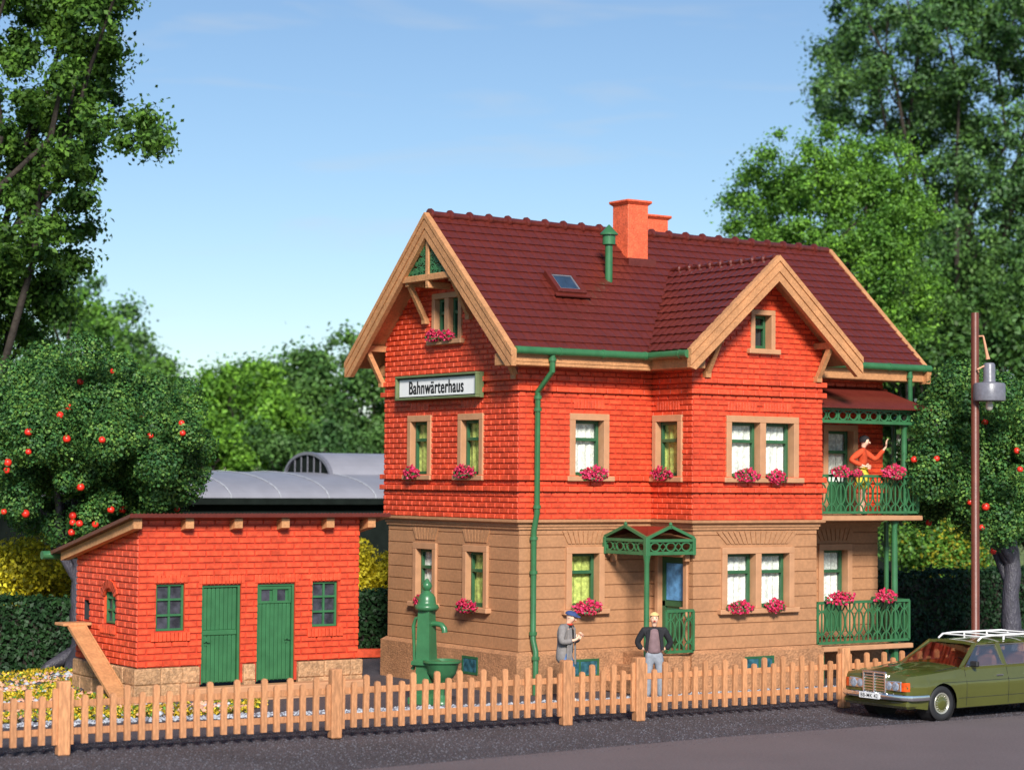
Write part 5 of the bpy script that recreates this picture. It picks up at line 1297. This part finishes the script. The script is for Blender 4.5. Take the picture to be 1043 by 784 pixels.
# ---------------------------------------------------------------- people
def skinned(name,chains,mats,cls=None,parent=None,sub=2,loc=None):
    """chains: list of lists of (x,y,z,r[,ry]); points equal to an earlier point join it"""
    V=[];Rr=[];E=[];roots=[]
    def idx(p):
        for i,q in enumerate(V):
            if (Vector(q)-Vector(p[:3])).length<1e-5: return i
        V.append(tuple(p[:3])); Rr.append((p[3],p[4] if len(p)>4 else p[3])); return len(V)-1
    for ch in chains:
        prev=None; new=None
        for p in ch:
            n0=len(V); i=idx(p)
            if prev is None and i==n0: roots.append(i)
            if prev is not None: E.append((prev,i))
            prev=i
    me=bpy.data.meshes.new('sk'); me.from_pydata(V,E,[]); o=bpy.data.objects.new('sk',me); C.objects.link(o)
    md=o.modifiers.new('s','SKIN'); md.use_smooth_shade=True
    sk=me.skin_vertices[0] if me.skin_vertices else None
    if sk is None:
        bpy.context.view_layer.objects.active=o; bpy.context.view_layer.update()
        try: bpy.ops.mesh.customdata_skin_add()
        except Exception:
            pass
        sk=me.skin_vertices[0]
    for i,r in enumerate(Rr): sk.data[i].radius=r; sk.data[i].use_root=(i in roots)
    sb_=o.modifiers.new('d','SUBSURF'); sb_.levels=sub; sb_.render_levels=sub
    bpy.context.view_layer.update()
    me2=bpy.data.meshes.new_from_object(o.evaluated_get(bpy.context.evaluated_depsgraph_get()))
    bpy.data.objects.remove(o)
    me2.name=name; me2.materials.clear()
    if not isinstance(mats,(list,tuple)): mats=[mats]
    for m_ in mats: me2.materials.append(m_)
    me2.polygons.foreach_set('use_smooth',[True]*len(me2.polygons))
    if cls:
        for p in me2.polygons: p.material_index=cls(p.center)
    else: me2.polygons.foreach_set('material_index',[0]*len(me2.polygons))
    me2.update()
    return link(name,me2,parent,loc)
def hand(w,d,up,side,s=1.,curl=.5,th=1):
    """wrist w, direction d, 'up' = back of the hand, side = thumb side; returns chains"""
    w=Vector(w);d=Vector(d).normalized();up=Vector(up).normalized();side=Vector(side); side=(side-d*side.dot(d)).normalized(); up=side.cross(d)*(1 if side.cross(d).dot(up)>0 else -1)
    ch=[]
    pm=w+d*.085*s
    for k,(o_,L_) in enumerate(((.030,.070),(.010,.080),(-.010,.074),(-.030,.058))):
        a=w+d*.06*s+side*o_*s; b=w+d*.092*s+side*o_*1.05*s; c=b+(d*math.cos(curl)-up*math.sin(curl))*L_*.5*s; e=c+(d*math.cos(curl*2.1)-up*math.sin(curl*2.1))*L_*.5*s
        ch.append([(*a,.011*s),(*b,.0105*s),(*c,.0095*s),(*e,.008*s)])
    a=w+d*.03*s+side*.025*s; b=w+d*.055*s+side*.052*s-up*.01*s; c=b+(d*.8+side*.3-up*.4).normalized()*.035*s
    ch.append([(*a,.013*s),(*b,.012*s),(*c,.0095*s)])
    return ch,[(*w,.024*s,.019*s),(*(w+d*.045*s),.036*s,.018*s),(*(w+d*.085*s),.038*s,.015*s)]
def head_chain(neck,hc,face):
    """neck base, head centre, facing direction"""
    n=Vector(neck);h=Vector(hc);f=Vector(face).normalized(); up=Vector((0,0,1)); s=f.cross(up)
    jaw=h-up*.075+f*.028; 
    ch=[[(*n,.058),(*(n.lerp(h,.45)),.050),(*(h-up*.05),.074,.080),(*(h+up*.01),.088,.100),(*(h+up*.07),.076,.090)],
        [(*(h-up*.05),.074,.080),(*(h-up*.092+f*.045),.044,.034)],
        [(*(h+f*.080-up*.002),.014),(*(h+f*.110-up*.030),.017),(*(h+f*.088-up*.042),.013)]]
    for q in (-1,1): ch.append([(*(h+s*q*.078-up*.0),.012,.02),(*(h+s*q*.086-up*.028-f*.006),.012,.016)])
    return ch
def face_bits(hc,face,par,brow='black_hair'):
    h=Vector(hc);f=Vector(face).normalized();up=Vector((0,0,1));s=f.cross(up)
    for q in (-1,1):
        m=MB(); m.lathe([(.001,-.007),(.007,-.003),(.007,.003),(.001,.007)],h+f*.090+s*q*.032+up*.006,8); m.build('eye',M['black_hair'],par,smooth=True)
        m=MB(); m.bar(h+f*.092+s*(q*.032-.018)+up*.028,h+f*.092+s*(q*.032+.018)+up*.026,.008,.006); m.build('eyebrow',M[brow],par)
    m=MB(); m.bar(h+f*.086-s*.024-up*.060,h+f*.086+s*.024-up*.060,.012,.009); m.build('mouth',M['red_scarf'],par)
def cap_mesh(hc,face,matl,par,kind='hair'):
    h=Vector(hc);f=Vector(face).normalized();up=Vector((0,0,1));s=f.cross(up); m=MB(); n=20; rings=[]
    for i in range(9):
        ph=math.pi/2*(1-i/8)*1.0 if kind=='cap' else math.pi/2-(i/8)*2.0
        ring=[]
        for j in range(n):
            a=2*math.pi*j/n; ca,sa=math.cos(a),math.sin(a)
            r=math.cos(ph); zz=math.sin(ph)
            fx=ca*r
            if kind=='hair':
                lowlim=.045 if ca>.45 else (-.03 if ca>-.1 else -.09)
                z_=max(.108*zz,lowlim); q=1.
                p=h+f*(fx*.114-.006)+s*(sa*r*.104)+up*(z_+.012)
                k=random.uniform(-.004,.004); p+=Vector((k,k,k))
            else:
                p=h+f*(fx*.124+.012)+s*(sa*r*.112)+up*(.035+.075*zz)
            ring.append(m.v(p))
        rings.append(ring)
    for a,b in zip(rings,rings[1:]):
        for j in range(n): m.f([a[j],a[(j+1)%n],b[(j+1)%n],b[j]])
    if kind=='cap':
        P=[h+f*.07-s*.085+up*.042]+[h+f*(.09+.10*math.cos(t))+s*.085*math.sin(t)+up*(.030-.012*math.cos(t)) for t in np.linspace(-1.4,1.4,9)]+[h+f*.07+s*.085+up*.042]
        m.prism(P,(0,0,.014))
    o=m.build(kind,matl,par); smooth_angle(o,70); return o
def person(label,loc,rz,build,sc=1.):
    o=build(); o.scale=(sc,)*3; group=None; o.location=loc; o.rotation_euler=(0,0,rz); tag(o,label,'person',group); return o
# figures face local -Y ; x+ is their left
def man_cap():
    hc=(0,-.10,1.60); fc=(0,-1,-.35)
    hl,pl_=hand((-.05,-.22,1.18),(.35,-.35,.35),(0,-1,.2),(0,0,1),1.05,.9); hr,pr_=hand((.07,-.25,1.20),(-.1,-.35,.5),(0,-1,.2),(0,0,1),1.05,.9)
    ch=[[(0,0,.93,.13,.10),(0,0,1.1,.13,.09),(0,-.02,1.3,.15,.10),(0,-.03,1.43,.07)]]+head_chain((0,-.035,1.44),hc,(0,-1,-.3))
    ch+=[[(0,-.02,1.3,.15,.10),(-.18,-.02,1.38,.06),(-.26,-.03,1.12,.045),(-.05,-.22,1.18,.024)]+pl_[1:],[(0,-.02,1.3,.15,.10),(.18,-.02,1.38,.06),(.26,-.05,1.12,.045),(.07,-.25,1.20,.024)]+pr_[1:]]+hl+hr
    ch+=[[(0,0,.93,.13,.10),(-.09,0,.88,.08),(-.09,-.02,.48,.055),(-.08,.02,.09,.04),(-.08,-.10,.04,.04)],[(0,0,.93,.13,.10),(.09,0,.88,.08),(.10,-.08,.48,.055),(.09,-.06,.09,.04),(.09,-.18,.04,.04)]]
    b=skinned('person',ch,M['skin'])
    skinned('trousers',[[(0,.0,1.0,.15,.11),(0,0,.92,.155,.12),(-.09,0,.85,.10),(-.09,-.02,.48,.078),(-.085,.015,.10,.07)],[(0,0,.92,.155,.12),(.09,0,.85,.10),(.10,-.08,.48,.078),(.09,-.055,.10,.07)]],M['denim'],parent=b)
    skinned('jumper',[[(0,-.04,.90,.14,.11),(0,-.04,.98,.14,.10),(0,-.05,1.15,.13,.09),(0,-.06,1.34,.13,.085),(0,-.05,1.44,.07)]],M['black_jumper'],parent=b)
    skinned('scarf',[[(0,-.07,1.43,.075,.07),(0,-.08,1.49,.07,.065)]],M['red_scarf'],parent=b)
    # coat: open front, long
    skinned('coat',[[(0,.03,.70,.235,.175),(0,.035,.95,.205,.155),(0,.03,1.15,.175,.125),(0,.01,1.36,.17,.115),(0,.0,1.45,.09,.08)],
        [(0,.01,1.36,.17,.115),(-.19,-.01,1.39,.085),(-.275,-.02,1.13,.075),(-.11,-.18,1.165,.055)],[(0,.01,1.36,.17,.115),(.19,-.01,1.39,.085),(.275,-.04,1.13,.075),(.12,-.20,1.18,.055)],
        ],M['grey_coat'],parent=b)
    for q in (-1,1):
        m=MB(); m.prism([(q*.085,-.150,1.40),(q*.16,-.125,1.36),(q*.20,-.13,.72),(q*.10,-.16,.72),(q*.075,-.165,1.1)],(0,.03,0)); m.build('coat_front',M['grey_coat'],b)
        skinned('shoe',[[(q*.088,(.03 if q<0 else -.05),.055,.05),(q*.088,(-.08 if q<0 else -.16),.045,.045,.035)]],M['black_leather'],parent=b)
    face_bits(hc,(0,-1,-.3),b); cap_mesh(hc,(0,-1,-.2),M['navy'],b,'cap'); 
    m=MB(); m.lathe([(.088,-.02),(.094,.03)],Vector(hc)+Vector((0,.012,0)),16); 
    return b
def man_jacket():
    hc=(0,-.03,1.64); fc=(0,-1,0)
    hl,pl_=hand((-.20,.08,1.02),(.5,.5,-.2),(-1,0,0),(0,0,1),1.,.6); hr,pr_=hand((.20,.08,1.02),(-.5,.5,-.2),(1,0,0),(0,0,1),1.,.6)
    ch=[[(0,0,.95,.13,.10),(0,0,1.1,.12,.09),(0,0,1.3,.15,.10),(0,0,1.45,.065)]]+head_chain((0,0,1.46),hc,fc)
    ch+=[[(0,0,1.3,.15,.10),(-.18,0,1.40,.055),(-.325,.08,1.16,.042),(-.20,.08,1.02,.024)]+pl_[1:],[(0,0,1.3,.15,.10),(.18,0,1.40,.055),(.325,.08,1.16,.042),(.20,.08,1.02,.024)]+pr_[1:]]+hl+hr
    ch+=[[(0,0,.95,.13,.10),(-.10,0,.88,.08),(-.12,-.02,.48,.055),(-.13,.02,.09,.04),(-.14,-.10,.04,.04)],[(0,0,.95,.13,.10),(.10,0,.88,.08),(.12,-.02,.48,.055),(.13,.02,.09,.04),(.14,-.10,.04,.04)]]
    b=skinned('person',ch,M['skin'])
    skinned('trousers',[[(0,0,1.04,.15,.11),(0,0,.94,.165,.125),(-.10,0,.84,.105),(-.12,-.02,.48,.082),(-.13,.015,.10,.072)],[(0,0,.94,.165,.125),(.10,0,.84,.105),(.12,-.02,.48,.082),(.13,.015,.10,.072)]],M['grey_trousers'],parent=b)
    skinned('shirt',[[(0,-.03,.94,.15,.115),(0,-.035,1.02,.15,.115),(0,-.04,1.2,.145,.10),(0,-.03,1.36,.15,.095),(0,-.01,1.45,.075)]],M['mauve_shirt'],parent=b)
    skinned('jacket',[[(0,.04,1.02,.165,.095),(0,.035,1.2,.17,.10),(0,.02,1.38,.165,.09),(0,.02,1.46,.08,.06)],
        [(0,.02,1.38,.165,.09),(-.20,0,1.40,.080),(-.335,.08,1.16,.070),(-.235,.07,1.02,.052)],[(0,.02,1.38,.165,.09),(.20,0,1.40,.080),(.335,.08,1.16,.070),(.235,.07,1.02,.052)]],M['black_leather'],parent=b)
    for q in (-1,1):
        m=MB(); m.prism([(q*.075,-.145,1.44),(q*.15,-.115,1.40),(q*.19,-.10,1.02),(q*.13,-.135,1.02),(q*.11,-.155,1.2)],(0,.04,0)); m.build('jacket_front',M['black_leather'],b)
        skinned('shoe',[[(q*.13,.02,.055,.05),(q*.14,-.10,.045,.045,.035)]],M['black_leather'],parent=b)
    face_bits(hc,fc,b,'blond_hair'); cap_mesh(hc,fc,M['blond_hair'],b,'hair')
    return b
def woman():
    hc=(0,-.05,1.52); fc=(0,-1,-.1)
    hl,pl_=hand((-.20,-.08,1.0),(.35,-.7,-.1),(-1,-.3,0),(0,0,1),1.05,.5); hr,pr_=hand((.24,-.44,1.40),(-.05,-.1,1),(0,1,0),(-1,0,0),1.1,.25)
    ch=[[(0,0,.90,.13,.10),(0,0,1.03,.10,.08),(0,0,1.22,.125,.09),(0,0,1.36,.055)]]+head_chain((0,-.01,1.37),hc,fc)
    ch+=[[(0,0,1.22,.125,.09),(-.15,0,1.31,.05),(-.30,.20,1.12,.038),(-.20,-.08,1.0,.022)]+pl_[1:],[(0,0,1.22,.125,.09),(.15,0,1.31,.05),(.26,-.22,1.14,.038),(.24,-.44,1.40,.022)]+pr_[1:]]+hl+hr
    ch+=[[(0,0,.90,.13,.10),(-.08,0,.80,.08),(-.08,-.02,.45,.05),(-.08,.02,.09,.036),(-.08,-.09,.035,.035)],[(0,0,.90,.13,.10),(.08,0,.80,.08),(.08,-.02,.45,.05),(.08,.02,.09,.036),(.08,-.09,.035,.035)]]
    b=skinned('person',ch,M['skin'])
    skinned('skirt',[[(0,0,1.02,.125,.10),(0,0,.90,.165,.13),(0,0,.68,.20,.17),(0,0,.50,.22,.19)]],M['yellow_skirt'],parent=b)
    skinned('blouse',[[(0,0,.98,.125,.095),(0,-.005,1.12,.13,.10),(0,-.02,1.24,.155,.115),(0,0,1.35,.075)],[(0,-.02,1.24,.155,.115),(-.155,0,1.31,.075),(-.305,.20,1.12,.066),(-.22,-.03,1.02,.045)],[(0,-.02,1.24,.155,.115),(.155,0,1.31,.075),(.265,-.22,1.14,.062),(.245,-.40,1.35,.045)]],M['orange_shirt'],parent=b)
    for q in (-1,1): skinned('shoe',[[(q*.08,.02,.045,.042),(q*.08,-.09,.035,.038,.03)]],M['black_leather'],parent=b)
    face_bits(hc,fc,b); cap_mesh(hc,fc,M['black_hair'],b,'hair')
    return b
def face_to(dx): return math.atan2(dx.y,dx.x)+math.pi/2
g1=G(576,716); g2=G(666,715)
person('man in navy flat cap, grey coat and jeans behind the fence',(g1.x,g1.y,0),face_to(rt0*1.-fw0*.45),man_cap,1.07)
person('blond man in black jacket, hands behind his hips, near the entrance',(g2.x,g2.y,0),face_to(-fw0+rt0*.0),man_jacket,1.02)
pw=at(880,470,46.9); person('woman in orange blouse and yellow skirt waving on the upper balcony',(8.80,-.86,3.667),face_to(rt0*1.-fw0*.35),woman,1.10)
